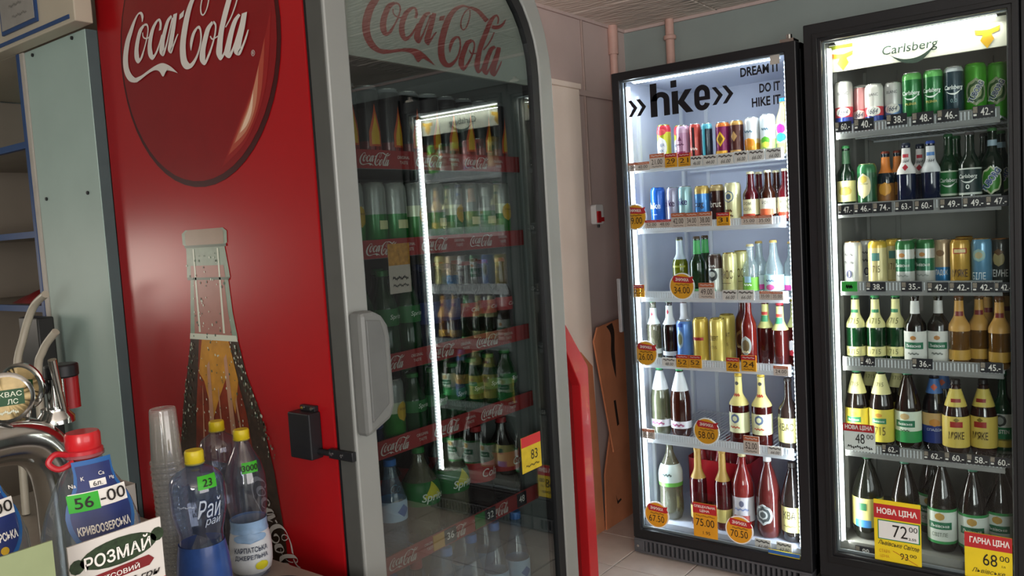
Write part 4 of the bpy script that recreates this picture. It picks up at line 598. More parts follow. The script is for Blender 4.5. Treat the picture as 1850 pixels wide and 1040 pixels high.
def kind_meshes(kind, h):
    h = round(h/.004)*.004; key = (kind, h)
    if key in _pc: return _pc[key]
    shape, d, body, cap, labels, emb, txt = KINDS[kind]; r = d/2; pr = profile(shape, h, r); parts = []
    if shape == 'can':
        bz = sorted({p[1] for p in pr} | {a*h for a, _, _ in body} | {b_*h for _, b_, _ in body}); bz = [z for z in bz if .010 <= z <= h-.018 or z in (.010, h-.018)]
        pp = [p for p in pr if p[1] <= .010]+[(r, z) for z in bz if .010 < z < h-.018]+[p for p in pr if p[1] >= h-.018-1e-9]
        mats = [CANM(c) for _, _, c in body]; mi = []
        for (ra, za), (rb, zb) in zip(pp, pp[1:]):
            zm = (za+zb)/2/h; k = 0
            for q, (a, b_, _) in enumerate(body):
                if a <= zm: k = q
            mi.append(k)
        parts.append(('body', MB().lathe(pp, 20, mats=mi).mesh('can_body', mats), None))
        l = MB().lathe([(r*.83, h-.0032), (r*.85, h-.001), (r*.83, h), (r*.79, h-.001), (r*.76, h-.005), (0, h-.005)], 20); l.prism(ellipse(.007, .011, 10, 0, -.006), 'z', h-.005, h-.0038)
        parts.append(('lid', l.mesh('can_lid', pm(cap, .25, .8, var=.02)), None))
    else:
        parts.append(('glass' if shape in ('longneck', 'fat') else 'body', MB().lathe(pr, 20).mesh('bottle_body', glassm(body)), None))
        if shape in ('longneck', 'fat'): c = MB().lathe([(.0122, h*.952), (.0152, h*.957), (.0150, h*.968), (.0138, h*.992), (.0120, h), (0, h)], 16)
        else: c = MB().lathe([(.0150, h*.938), (.0156, h*.940), (.0156, h*.993), (.0140, h), (0, h)], 16)
        parts.append(('cap', c.mesh('bottle_cap', pm(cap, .4, .1, var=.03)), None))
        for q, (a, b_, c) in enumerate(labels):
            zs = sorted({a*h, b_*h} | {z for _, z in pr[1:] if a*h < z < b_*h}); L = MB().lathe([(rad_at(pr, z)+.0008, z) for z in zs], 20)
            parts.append(('neck_label' if a >= .5 else 'label', L.mesh('bottle_label', pm(c, .45, var=.05), recalc=False), None))
    if emb:
        e = MB(); mats = []
        for q, (s_, zc, hh, ww, c) in enumerate(emb):
            mats.append(pm(c, .4, .05, var=.06)); mi = len(mats)-1; eps = .0014+.0004*q
            if s_ == 'sw': swoosh(e, wrap(pr, zc*h, eps), hh, mi)
            else: patch(e, pr, zc*h, hh, SH[s_](ww), eps, mi)
        parts.append(('printed_emblem', e.mesh('emblem', mats, recalc=False), None))
    if txt:
        e = MB(); mats = []
        for q, (s_, zc, hh, c, ww, op) in enumerate(txt):
            mats.append(pm(c, .4, var=0)); op = dict(op); rot = op.pop('rot', 0)
            f = wrap(pr, zc*h, .0030+.0007*q)
            if rot:
                f0 = f; ca, sa = math.cos(rot), math.sin(rot); f = lambda a, b, f0=f0, ca=ca, sa=sa: f0(a*ca-b*sa, a*sa+b*ca)
            put_text(e, s_, f, hh, ww, len(mats)-1, **op)
        parts.append(('lettering', e.mesh('lettering', mats, recalc=False), None))
    _pc[key] = parts; return parts
def product(kind, x, y, z, h, face, label, group=None, turn=None):
    """face: direction the front looks to, 0 = -Y"""
    sh = KINDS[kind][0]; rr_ = KINDS[kind][1]/2
    for _ in range(40):         # never stand inside a neighbour: step back on the shelf until free
        if all(abs(z-z2) > .05 or math.hypot(x-x2, y-y2) >= rr_+r2+.0005 for x2, y2, z2, r2 in PLACED): break
        if face: x -= .006
        else: y += .006
    PLACED.append((x, y, z, rr_))
    nm = 'drink_can' if sh == 'can' else ('glass_bottle' if sh in ('longneck', 'fat') else 'plastic_bottle')
    t = thing(nm, (x, y, z), label, 'can' if sh == 'can' else 'bottle', group, face+(random.uniform(-.2, .2) if turn is None else turn))
    for n, me, _ in kind_meshes(kind, h): inst(n, me, t)
    return t
# ------------------------------------------------------------------ drinks in the lit white fridge
ORD = ['first', 'second', 'third', 'fourth', 'fifth', 'sixth', 'seventh', 'eighth', 'ninth', 'tenth', 'eleventh', 'twelfth', 'thirteenth', 'fourteenth']
HF = 'lit fridge'
HMAP = {(1, 'beermix'): ('beermix', 'yellow can with red top and white oval on the top shelf', 0), (1, 'mauve'): ('mauve', 'mauve pink can on the top shelf', 0), (1, 'redenergy'): ('redenergy', 'slim orange red can on the top shelf', 0),
 (1, 'tealenergy'): ('tealenergy', 'slim black can with a teal stripe on the top shelf', 0), (1, 'purple'): ('purple', 'purple can with a yellow diamond on the top shelf', 0), (1, 'browngold'): ('browngold', 'brown can with gold emblem on the top shelf', 0),
 (1, 'whiteorange'): ('whiteorange', 'white can with orange bottom on the top shelf', 0), (1, 'whitegreen'): ('whitegreen', 'white can with green fruit on the top shelf', 0), (1, 'bluecap'): ('bluecap', 'colourful bottle with blue cap at the right end of the top shelf', 0),
 (2, 'blue'): ('hikeblue', 'plain blue can with white letters on the second shelf', 0), (2, 'lav'): ('hikelav', 'silver lavender can with purple letters on the second shelf', .01), (2, 'aqua'): ('hikeaqua', 'pale aqua can with dark letters on the second shelf', 0),
 (2, 'bluegold'): ('bluegold', 'blue can with gold rim on the second shelf', 0), (2, 'brown'): ('brownbrut', 'dark brown can with white letters on the second shelf', .01), (2, 'cream'): ('creamcan', 'cream can with a blue grey ring on the second shelf', 0),
 (2, 'dk1'): ('darklabel', 'dark red bottle with cream label, left of three on the second shelf', 0), (2, 'dk2'): ('darklabel2', 'brown bottle with pale label, middle of three on the second shelf', 0), (2, 'dk3'): ('darklabel', 'dark red bottle with cream label at the right end of the second shelf', 0),
 (2, 'b1'): ('darklabel', 'dark red bottle half hidden behind the left bottle gap on the second shelf', .075), (2, 'b2'): ('darklabel2', 'brown bottle half hidden behind the right bottle gap on the second shelf', .075),
 (3, 'gy'): ('olive', 'olive bottle with silver neck foil on the third shelf', 0), (3, 'g1'): ('greenb', 'dark green bottle in front on the third shelf', 0), (3, 'g2'): ('greenb', 'dark green bottle half hidden behind its twin on the third shelf', .07),
 (3, 'vova'): ('vova', 'white can with brown top and dark oval on the third shelf', 0), (3, 'gold'): ('bhoc', 'pale gold can with big brown letters on the third shelf', 0), (3, 'gold2'): ('bhoc', 'pale gold can half hidden behind its twin on the third shelf', .07),
 (3, 'c1'): ('clearg', 'clear bottle with green label on the third shelf', 0), (3, 'c1b'): ('clearm', 'clear bottle behind the green labelled one on the third shelf', .075), (3, 'c2'): ('clearp', 'wide clear bottle with pale blue label on the third shelf', 0), (3, 'c3'): ('clearm', 'clear bottle with pink label at the right end of the third shelf', 0),
 (4, 'clr'): ('clearcap', 'pale bottle with green cap at the left end of the fourth shelf', 0), (4, 'dkw'): ('darkwhite', 'black bottle with white neck and green cap on the fourth shelf', 0), (4, 'dkw2'): ('wineneck', 'brown bottle with silver neck behind the blue can on the fourth shelf', .08),
 (4, 'bluecan'): ('bluecan', 'light blue can with grey oval on the fourth shelf', 0), (4, 'goldcan'): ('goldcan', 'gold can with a red band on the fourth shelf', 0), (4, 'goldcan2'): ('goldcan2', 'pale gold can with brown letters on the fourth shelf', 0), (4, 'goldb'): ('goldcan2', 'pale gold can half hidden behind its twin on the fourth shelf', .07),
 (4, 'r1'): ('redbottle', 'dark red bottle with brown oval emblem on the fourth shelf', .05), (4, 'r2'): ('redbottle2', 'red bottle with grey oval emblem on the fourth shelf', 0), (4, 'y1'): ('yellowneck', 'brown bottle with yellow green neck, left of two on the fourth shelf', 0), (4, 'y2'): ('yellowneck', 'brown bottle with yellow green neck, right of two on the fourth shelf', 0), (4, 'y3'): ('yellowneck3', 'brown bottle with round white emblem at the right end of the fourth shelf', 0),
 (5, 'p1'): ('smokepet', 'olive clear plastic bottle with white neck on the fifth shelf', 0), (5, 'p2'): ('smokepet2', 'brown plastic bottle with white neck on the fifth shelf', 0), (5, 'y1'): ('creamneck', 'brown bottle with cream neck and label, left of two on the fifth shelf', 0), (5, 'y2'): ('creamneck', 'brown bottle with cream neck and label, right of two on the fifth shelf', 0), (5, 'kb'): ('kvas', 'black bottle with yellow label at the right end of the fifth shelf', 0),
 (6, 'gw'): ('greenpet', 'large clear bottle with white cap and pale label standing lowest left', 0), (6, 'gn1'): ('goldneck', 'red bottle with gold neck, left of two standing lowest', 0), (6, 'gn2'): ('goldneck', 'red bottle with gold neck, right of two standing lowest', 0), (6, 'pink'): ('pinkpet', 'big red plastic bottle with pale label standing lowest', 0), (6, 'round'): ('roundpet', 'plastic bottle with a round grey emblem standing lowest', 0), (6, 'kba'): ('kvaspet', 'black plastic bottle with yellow label in the lowest right corner', 0)}
HZ = {1: 1.660, 2: 1.405, 3: 1.118, 4: .836, 5: .509, 6: .139}; KZ = {1: 1.712, 2: 1.431, 3: 1.150, 4: .874, 5: .555, 6: .205}
def clampx(x, r, lo, hi): return max(lo+r, min(hi-r, x))
import re
def short(l):
    l = re.sub(r',? ?(?:on|at|in) the ((?:right|left) end of the )?((?:top|second|third|fourth|fifth) shelf)(?: lip)?(?: at its left end)?', lambda m: ', '+((m.group(1) or '').replace(' end of the ', ' end of '))+m.group(2), l)
    return l.strip(', ')
def place_row(tab, mp, zt, lo, hi, where, grp):
    for row in tab:
        for n, x, h in tab[row]:
            if (row, n) not in mp: continue
            kind, lab, dy = mp[(row, n)]; r = KINDS[kind][1]/2
            if dy: x = x*(3.15+dy)/3.15
            product(kind, clampx(x, r, lo, hi), 3.108+r+dy, zt[row]+.0002, h, 0, short(lab)+', '+where, grp)
place_row(HI, HMAP, HZ, -1.672, -1.022, HF, 'drinks in the lit white fridge')
for i, (x, y) in enumerate(((-1.50, 3.26), (-1.41, 3.25), (-1.32, 3.26), (-1.50, 3.36), (-1.41, 3.36), (-1.32, 3.36))):
    product('redpet', x, y, .1392, .335, 0, ORD[i % 3]+' red pack bottle from left, '+('front' if i < 3 else 'back')+' row, bottom of the lit fridge', 'red pack bottles')
pk = thing('shrink_wrap', (-1.41, 3.305, .14), 'red printed shrink wrap band around the six red bottles in the '+HF, 'wrap')
MB().ring(rrect(-1.552, -1.268, 3.206, 3.412, (.04,)*4), rrect(-1.55, -1.27, 3.208, 3.41, (.04,)*4), 'z', .22, .40).build('wrap_band', pm('#a8202a', .25, 0, .3), pk, bevel=0)
product('beermix', -1.515, 3.225, 1.6602, .168, 0, 'yellow can half hidden in the second row of the top shelf, '+HF, 'drinks in the lit white fridge')
# ------------------------------------------------------------------ drinks in the beer fridge
KF = 'beer fridge'
KMAP = {(1, 'b1'): ('blancr', 'white can with red shoulders, first from the left on the top shelf', 0), (1, 'pink'): ('blancp', 'pink topped can on the top shelf', 0), (1, 'b3'): ('blancr', 'white and red can right of the pink one on the top shelf', 0), (1, 'b4'): ('blancb', 'white can with blue band on the top shelf', 0),
 (1, 'c5'): ('carlg', 'dark green can, left of two on the top shelf', 0), (1, 'c6'): ('carlg', 'dark green can, right of two on the top shelf', 0), (1, 'c7'): ('carln', 'navy can on the top shelf', 0), (1, 't8'): ('tub', 'bright green can with round emblem on the top shelf', 0), (1, 't9'): ('tub', 'bright green can cut by the right frame on the top shelf', 0),
 (2, 'gb'): ('starob', 'green bottle with cream label at the left end of the second shelf', 0), (2, 'gcan'): ('starocan', 'green can with cream oval on the second shelf', 0), (2, 'br'): ('orangeb', 'small dark bottle with orange neck on the second shelf', 0), (2, 'd1'): ('neckr', 'dark bottle with white and red neck on the second shelf', 0), (2, 'd2'): ('neckb', 'dark bottle with white and blue neck on the second shelf', .005),
 (2, 'cg'): ('carlb', 'green bottle with green label on the second shelf', 0), (2, 'c0'): ('carlb0', 'dark bottle with black label and a zero on the second shelf', 0), (2, 'tu'): ('tubb', 'green bottle with a slanted blue name on the second shelf', 0), (2, 'tu2'): ('tubb', 'green bottle behind its twin at the right end of the second shelf', .06),
 (3, 'w0'): ('white0', 'silver white can with a zero on the third shelf', 0), (3, 'gold'): ('golddeer', 'cream gold can on the third shelf', 0), (3, 'gw'): ('greenwhite', 'green and white can, left of two on the third shelf', 0), (3, 'gw2'): ('greenwhite', 'green and white can, right of two on the third shelf', .03), (3, 'sp'): ('spas', 'beige can with blue band on the third shelf', 0), (3, 'my'): ('myakc', 'gold can with brown letters on the third shelf', 0), (3, 'bi'): ('bile', 'sky blue can on the third shelf', 0), (3, 'te'): ('temne', 'dark grey can at the right end of the third shelf', 0),
 (4, 'g1'): ('l1715', 'green bottle with cream neck, first of three on the fourth shelf', 0), (4, 'g2'): ('l1715', 'green bottle with cream neck, second of three on the fourth shelf', 0), (4, 'g3'): ('l1715', 'green bottle with cream neck, third of three on the fourth shelf', 0), (4, 'd1'): ('lwhite', 'black bottle with white label, left of two on the fourth shelf', 0), (4, 'd2'): ('lwhite', 'black bottle with white label, right of two on the fourth shelf', 0),
 (4, 'gn1'): ('goldb', 'amber bottle with gold neck, first of three on the fourth shelf', .01), (4, 'gn2'): ('goldb', 'amber bottle with gold neck, second of three on the fourth shelf', 0), (4, 'gn3'): ('goldb', 'amber bottle with gold neck, third of three on the fourth shelf', 0),
 (5, 'y1'): ('y1715', 'plastic bottle with yellow label, left of two on the fifth shelf', 0), (5, 'y2'): ('y1715', 'plastic bottle with yellow label, right of two on the fifth shelf', 0), (5, 'gw'): ('gwpet', 'plastic bottle with green and white label on the fifth shelf', 0), (5, 'bt'): ('bluetan', 'bottle with blue and tan label on the fifth shelf', 0), (5, 'm1'): ('myake', 'brown bottle with mustard label, left of two on the fifth shelf', 0), (5, 'm2'): ('myake', 'brown bottle with mustard label, right of two on the fifth shelf', 0), (5, 'hol'): ('holst', 'green bottle with white and green label at the right end of the fifth shelf', 0),
 (6, 'y'): ('bigyellow', 'large dark bottle with yellow label standing lowest left', 0), (6, 'gw'): ('bigwhite', 'large dark bottle behind the yellow price sign, standing lowest', 0), (6, 'sv'): ('bigwhite', 'large dark bottle with full white label standing lowest, third from left', 0), (6, 'w4'): ('bigwhite', 'large dark bottle with white label standing lowest, fourth from left', 0), (6, 'w5'): ('bigwhite', 'large dark bottle with white label in the lowest right corner', 0)}
place_row(KI, KMAP, KZ, -.861, -.319, KF, 'drinks in the right beer fridge')
BK = [(1, 'blancr', -.80, .180, 'white can'), (1, 'tub', -.36, .185, 'bright green can'), (2, 'orangeb', -.68, .21, 'small dark bottle'), (2, 'neckr', -.605, .225, 'dark bottle with red and white neck'), (2, 'carlb', -.49, .24, 'green bottle'), (2, 'carlb0', -.405, .24, 'black labelled bottle'),
      (3, 'white0', -.79, .168, 'silver white can'), (3, 'golddeer', -.70, .168, 'gold can'), (3, 'greenwhite', -.62, .168, 'green and white can'), (3, 'myakc', -.47, .168, 'brown lettered gold can'), (4, 'goldb', -.40, .25, 'left amber bottle'), (4, 'goldb', -.335, .25, 'right amber bottle'),
      (5, 'y1715', -.80, .30, 'yellow labelled bottle, left one'), (5, 'y1715', -.705, .30, 'yellow labelled bottle, right one'), (5, 'bluetan', -.55, .285, 'blue labelled bottle'), (6, 'bigwhite', -.60, .32, 'large white labelled bottle, left one'), (6, 'bigwhite', -.37, .32, 'large white labelled bottle, right one')]
for row, kind, x, h, lab in BK:
    r = KINDS[kind][1]/2; product(kind, clampx(x, r, -.861, -.319), 3.115+3*r+.055, KZ[row]+.0002, h, 0, 'second row '+lab+', '+['top', 'second', 'third', 'fourth', 'fifth', 'lowest'][row-1]+' level, '+KF, 'second row in the right beer fridge')
F4 = [(1, ['myakc', 'golddeer', 'redenergy', 'blancp', 'carlg', 'greenwhite', 'tub'], .172), (2, ['starob', 'l1715', 'lwhite', 'orangeb', 'neckb', 'l1715', 'goldb'], .24), (3, ['goldcan', 'goldcan2', 'bluecan', 'greenwhite', 'white0', 'spas', 'bhoc'], .17), (4, ['carlb', 'lwhite', 'l1715', 'l1715', 'greenb', 'goldb', 'goldb'], .255), (5, ['y1715', 'gwpet', 'myake', 'y1715', 'bluetan', 'gwpet'], .30), (6, ['bigwhite', 'bigyellow', 'bigwhite', 'bigwhite', 'bigwhite'], .32)]
for row, ks, h in F4:
    for i, k in enumerate(ks):
        r = KINDS[k][1]/2; x = -.205+(.556)*(i+.5)/len(ks)
        product(k, x, 3.115+r, KZ[row]+.0002, h, 0, '%s drink from left, %s level of the cut-off fridge, mirrored in cooler glass' % (ORD[i], ['top', 'second', 'third', 'fourth', 'fifth', 'lowest'][row-1]), 'mirrored drinks of the fridge beyond the right edge')

# ------------------------------------------------------------------ price tags
TB = pm('#c9b6aa', .6, var=.05); TW = pm('#d6cdc6', .6, var=.04); TY = pm('#d9961c', .5, var=.06); TR = pm('#b3262a', .45, var=.04); TK = pm('#1d1715', .6, var=0); TPW = pm('#ece8e2', .5, var=0)
TD = pm('#222127', .45, var=.05); TG = pm('#2f9a3a', .5); TYL = pm('#e3c81c', .5, var=.04); TSW = pm('#dfe0dd', .5, var=.02); TGR = pm('#1f7a48', .5); TRO = pm('#b8603c', .5)
def price_tag(typ, txt, x, z, wd, hg, lab, y, where):
    nm = {'round': 'price_sticker', 'flag': 'flag_sticker'}.get(typ, 'price_tag'); q = lambda e: front(x, y-e, z)
    if typ == 'flag':
        t = thing(nm, (x, y, z-hg/2), 'blue and yellow sticker low on the glass of the lit white fridge', 'sticker')
        b = MB(); b.prism([(x-wd/2, z-.014), (x+wd/2, z-.014), (x+wd/2, z+.014), (x-wd/2, z+.014)], 'y', y-.0005, y+.005); b.build('sticker_base', pm('#c9b81c', .5), t)
        b = MB(); poly(b, [(-wd/2, 0), (wd/2, 0), (wd/2, .014), (-wd/2, .014)], q(.001)); b.build('blue_half', pm('#2f62a8', .5), t, recalc=False); return
    look = {'beige': 'beige printed', 'strip': 'beige', 'hand': 'handwritten', 'yellow': 'amber', 'round': 'round amber', 'special': 'tall amber special price', 'dark': 'black', 'green': 'plain green', 'newprice': 'white and red new price', 'bignew': 'large yellow and red new price', 'biggood': 'large yellow and red good price'}[typ]
    what = 'sticker' if typ == 'round' else ('sign' if typ in ('special', 'bignew', 'biggood', 'newprice') else 'tag')
    L = look+' '+('price ' if what == 'tag' else '')+what+(' reading '+txt if txt else '')+(' '+short(lab) if lab else '')+', '+where
    t = thing(nm, (x, y, z-hg/2), L, 'sticker' if typ == 'round' else 'price tag', 'price tags in the '+where)
    rect = lambda a0, a1, b0, b1: [(a0*wd, b0*hg), (a1*wd, b0*hg), (a1*wd, b1*hg), (a0*wd, b1*hg)]
    base = {'beige': TB, 'strip': TB, 'hand': TW, 'yellow': TY, 'round': TY, 'special': TY, 'dark': TD, 'green': TG, 'newprice': TSW, 'bignew': TYL, 'biggood': TYL}[typ]
    card = MB(); p_ = MB(); hd = MB()
    if typ == 'round':
        R = (wd+hg)/4
        card.prism(ellipse(R, R, 32, x, z), 'y', y-.0006, y+.004); card.build('rim', TPW, t)
        c = MB(); poly(c, ellipse(R*.92, R*.92, 32), q(.0012)); c.build('face', TY, t, recalc=False)
        poly(hd, [(-.62*R, .30*R), (.72*R, .22*R), (.98*R, .30*R), (.86*R, .52*R), (.95*R, .74*R), (.60*R, .66*R), (-.60*R, .80*R), (-.74*R, .56*R)], q(.0016)); hd.build('banner', TR, t, recalc=False)
        w_ = MB(); put_text(w_, 'ЗНИЖКА', front(x+.04*R, y-.002, z+.50*R, -.06), R*.24, R*1.05, bold=.02); w_.build('banner_lettering', TPW, t, recalc=False)
        put_text(p_, txt, front(x, y-.002, z-.28*R), R*.5, R*1.25); put_text(p_, '~', front(x+.05*R, y-.002, z+.12*R), R*.14, R*1.1); p_.build('lettering', TK, t, recalc=False); return
    card.prism([(x+a, z+b) for a, b in rect(-.5, .5, -.5, .5)], 'y', y-.0006, y+.004); card.build('card', base, t)
    if typ in ('beige', 'strip', 'yellow'):
        poly(hd, rect(-.5, .5, .22, .5), q(.0012)); hd.build('header', TRO if typ == 'beige' else TR, t, recalc=False)
        w_ = MB(); put_text(w_, '~', front(x, y-.0018, z+.36*hg), hg*.1, wd*.8); w_.build('header_lettering', TPW, t, recalc=False)
        put_text(p_, txt, front(x, y-.0018, z-.06*hg), hg*.36, wd*.74); put_text(p_, '~', front(x, y-.0018, z-.38*hg), hg*.09, wd*.7)
    elif typ == 'hand':
        put_text(p_, '~', front(x, y-.0018, z+.26*hg), hg*.26, wd*.85); put_text(p_, txt, front(x+.03*wd, y-.0018, z-.22*hg), hg*.34, wd*.62, shear=.3)
    elif typ == 'dark':
        w_ = MB(); put_text(w_, txt+'.-', front(x+.14*wd, y-.0018, z), hg*.62, wd*.55, bold=.01); poly(w_, rect(-.46, -.32, -.3, -.14), q(.0018)); w_.build('lettering', TPW, t, recalc=False)
        poly(hd, rect(-.48, -.28, -.05, .45), q(.0014)); hd.build('product_picture', pm('#8a7f72', .6, var=.3, vscale=200), t, recalc=False); return
    elif typ == 'green':
        put_text(p_, '~', front(x, y-.0018, z), hg*.4, wd*.4)
    elif typ == 'special':
        poly(hd, rect(-.5, .5, .2, .5), q(.0012)); hd.build('header', TR, t, recalc=False)
        w_ = MB(); put_text(w_, 'СПЕЦІАЛЬНА', front(x, y-.0018, z+.40*hg), hg*.085, wd*.9, bold=.02); put_text(w_, 'ЦІНА', front(x, y-.0018, z+.28*hg), hg*.085, wd*.4, bold=.02); w_.build('header_lettering', TPW, t, recalc=False)
        put_text(p_, '~', front(x, y-.0018, z+.13*hg), hg*.05, wd*.8); put_text(p_, txt, front(x, y-.0018, z-.06*hg), hg*.22, wd*.78); put_text(p_, '1.95', front(x+.05*wd, y-.0018, z-.36*hg), hg*.1, wd*.3)
    elif typ == 'newprice':
        poly(hd, rect(-.52, .48, .24, .54), q(.0012)); hd.build('header', TR, t, recalc=False)
        w_ = MB(); put_text(w_, 'НОВА ЦІНА', front(x-.02*wd, y-.0018, z+.39*hg), hg*.2, wd*.88, bold=.03); w_.build('header_lettering', TPW, t, recalc=False)
        put_text(p_, '48', front(x+.02*wd, y-.0018, z-.02*hg), hg*.38, wd*.30); put_text(p_, '00', front(x+.34*wd, y-.0018, z+.08*hg), hg*.18, wd*.22); put_text(p_, '~', front(x, y-.0018, z-.35*hg), hg*.14, wd*.8)
    elif typ == 'bignew':
        poly(hd, rect(-.5, .5, .22, .44), q(.0012)); hd.build('header', TR, t, recalc=False)
        c = MB(); poly(c, rect(-.42, .48, -.10, .20), q(.001)); c.build('border', TGR, t, recalc=False); c = MB(); poly(c, rect(-.40, .45, -.085, .185), q(.0014)); c.build('window', TSW, t, recalc=False)
        w_ = MB(); put_text(w_, 'НОВА ЦІНА', front(x, y-.0018, z+.33*hg), hg*.11, wd*.86, bold=.03); w_.build('header_lettering', TPW, t, recalc=False)
        put_text(p_, '72', front(x+.06*wd, y-.002, z+.05*hg), hg*.19, wd*.32); put_text(p_, '00', front(x+.34*wd, y-.002, z+.11*hg), hg*.08, wd*.18); put_text(p_, '2.55', front(x+.32*wd, y-.002, z-.035*hg), hg*.035, wd*.16, bold=.02)
        put_text(p_, 'Львівське Світле', front(x+.02*wd, y-.002, z-.16*hg, -.05), hg*.07, wd*.88, shear=.3, bold=.01)
        put_text(p_, '93', front(x+.14*wd, y-.002, z-.32*hg), hg*.10, wd*.17); put_text(p_, '00', front(x+.33*wd, y-.002, z-.29*hg), hg*.05, wd*.14)
        o_ = MB(); put_text(o_, 'СТАРА', front(x-.28*wd, y-.002, z-.28*hg), hg*.05, wd*.24); put_text(o_, 'ЦІНА', front(x-.28*wd, y-.002, z-.36*hg), hg*.05, wd*.2); o_.add([q(.0022)(a*wd, b*hg) for a, b in ((-.1, -.25), (-.1, -.262), (.42, -.42), (.42, -.408))], [(0, 1, 2, 3)]); o_.build('old_price_lettering', pm('#c07a1c', .5, var=0), t, recalc=False)
    elif typ == 'biggood':
        c = MB(); poly(c, rect(-.5, .5, .18, .5), q(.0012)); c.build('header', TR, t, recalc=False)
        w_ = MB(); put_text(w_, 'ГАРНА ЦІНА', front(x+.03*wd, y-.0018, z+.34*hg), hg*.16, wd*.84, bold=.03); w_.build('header_lettering', TPW, t, recalc=False)
        put_text(p_, '68', front(x+.04*wd, y-.002, z-.04*hg), hg*.26, wd*.30); put_text(p_, '00', front(x+.34*wd, y-.002, z+.03*hg), hg*.12, wd*.2); put_text(p_, '1л', front(x+.32*wd, y-.002, z-.14*hg), hg*.05, wd*.07)
        put_text(p_, 'Львівське', front(x, y-.002, z-.30*hg), hg*.1, wd*.7, shear=.3)
    p_.build('lettering', TK, t, recalc=False)
for typ, txt, x, z, wd, hg, lab in HTAGS:
    fl_ = lab.startswith('low ') or typ == 'flag'
    price_tag(typ, txt, x, z, wd, hg, lab, 3.0395 if fl_ else 3.072, HF)
for typ, txt, x, z, wd, hg, lab in KTAGS:
    price_tag(typ, txt, x, z, wd, hg, lab, 3.0395 if typ.startswith('big') else (3.066 if typ == 'newprice' else 3.072), KF)

# ------------------------------------------------------------------ the cola cooler
CRED = pm('#9c1016', .30, coat=.0, var=.05, vscale=3, name='cola_red'); CREDP = pm('#7c0f14', .3, var=.04, name='cola_disc_red'); CREDR = pm('#3a0608', .4, var=.04)
cola = thing('cola_cooler', (-1.74, 1.49, 0), 'tall red cola cooler with silver framed curved glass door and white script on its side', 'fridge')
Y0, Y1, XF, XB, TOPZ = 1.099, 1.887, -1.325, -2.145, 2.22
b = MB(); b.box(XB, XF, Y1-.035, Y1, .08, TOPZ); b.box(XB, XB+.04, Y0+.034, Y1, .08, TOPZ); b.box(XB, XF, Y0+.034, Y1, 2.16, TOPZ); b.box(XB, XF, Y0+.034, Y1, .08, .30); b.box(XB+.03, XF-.03, Y0+.03, Y1-.03, 0, .08)
b.build('cabinet', CRED, cola, bevel=.004)
sp = MB().box(XB, XF, Y0, Y0+.035, .08, TOPZ).build('side_panel', CRED, cola, bevel=.003)
CIN = pm('#7e8280', .5, var=.04, name='cooler_liner')
b = MB(); b.box(XB+.04, XF, Y0+.035, Y0+.04, .30, 1.90); b.box(XB+.04, XF, Y1-.04, Y1-.035, .30, 1.90); b.box(XB+.04, XB+.045, Y0+.035, Y1-.035, .30, 1.90); b.box(XB+.04, XF-.01, Y0+.035, Y1-.035, 1.89, 1.90); b.box(XB+.04, XF, Y0+.035, Y1-.035, .30, .305)
b.build('liner', CIN, cola)
v = MB()
for i in range(9): v.box(-1.40-.0, -1.37, 1.17+i*.018, 1.178+i*.018, 1.884, 1.8895)
v.build('air_vent', BLACK, cola)
# print on the side panel
q = lambda e: front(0, Y0-e, 0)
d = MB(); poly(d, ellipse(.322, .322, 48, -1.716, 1.905), q(.0012), 1); poly(d, ellipse(.312, .312, 48, -1.719, 1.909), q(.0016), 0)
d.build('printed_disc', [CREDP, CREDR], sp, recalc=False)
d = MB()
for k, (sc, c) in enumerate(((1.0, 0), (.75, 1), (.5, 2), (.28, 3))):
    pts = crs([(-1.64, 1.622), (-1.54, 1.672), (-1.46, 1.775), (-1.42, 1.93)], 6)+crs([(-1.42, 1.93), (-1.495, 1.795), (-1.57, 1.705), (-1.64, 1.622)], 6)[1:-1]
    cxm, czm = -1.533, 1.715; ap = [(cxm+(a-cxm)*sc, czm+(z_-czm)*sc) for a, z_ in pts]; poly(d, ap, q(.002+.0003*k), c)
d.build('printed_gleam', [pm('#8a1c1c', .3, var=0), pm('#a04434', .3, var=0), pm('#b87a60', .3, var=0), pm('#d8b8a0', .3, var=0)], sp, recalc=False)
d = MB(); script_logo(d, front(-1.740, Y0-.0032, 1.942), .545, 0, 5, (0, -1, 0))
put_text(d, '®', front(-1.492, Y0-.003, 1.850), .013, .013); d.build('printed_script', pm('#cfcac4', .4, var=.02), sp, recalc=False)
d = MB()
def outline(L, R): return [(x, z) for x, z in L]+[(x, z) for x, z in reversed(R)]
NL = [(-1.815, 1.486), (-1.832, 1.478), (-1.832, 1.452), (-1.818, 1.446), (-1.822, 1.40), (-1.826, 1.372), (-1.812, 1.366), (-1.824, 1.29), (-1.834, 1.228)]; NR = [(-1.660, 1.486), (-1.646, 1.478), (-1.648, 1.452), (-1.660, 1.446), (-1.652, 1.40), (-1.648, 1.372), (-1.656, 1.366), (-1.650, 1.29), (-1.638, 1.228)]
poly(d, outline(NL, NR), q(.0012), 0)
sw_ = lambda P_, k: [((-1.738)+(x+1.738)*k, z) for x, z in P_]
poly(d, outline(sw_(NL[4:], .80), sw_(NR[4:], .80)), q(.0016), 1); poly(d, outline(sw_(NL[:4], .86), sw_(NR[:4], .86)), q(.0016), 2)
for z in (1.446, 1.369): poly(d, [(-1.823, z-.003), (-1.652, z-.003), (-1.652, z+.003), (-1.823, z+.003)], q(.002), 3)
for a in (-1.79, -1.69): poly(d, [(a, 1.44), (a+.006, 1.44), (a+.004, 1.24), (a-.004, 1.24)], q(.002), 4)
poly(d, [(-1.836, 1.222), (-1.638, 1.222), (-1.642, 1.236), (-1.832, 1.236)], q(.0022), 4)
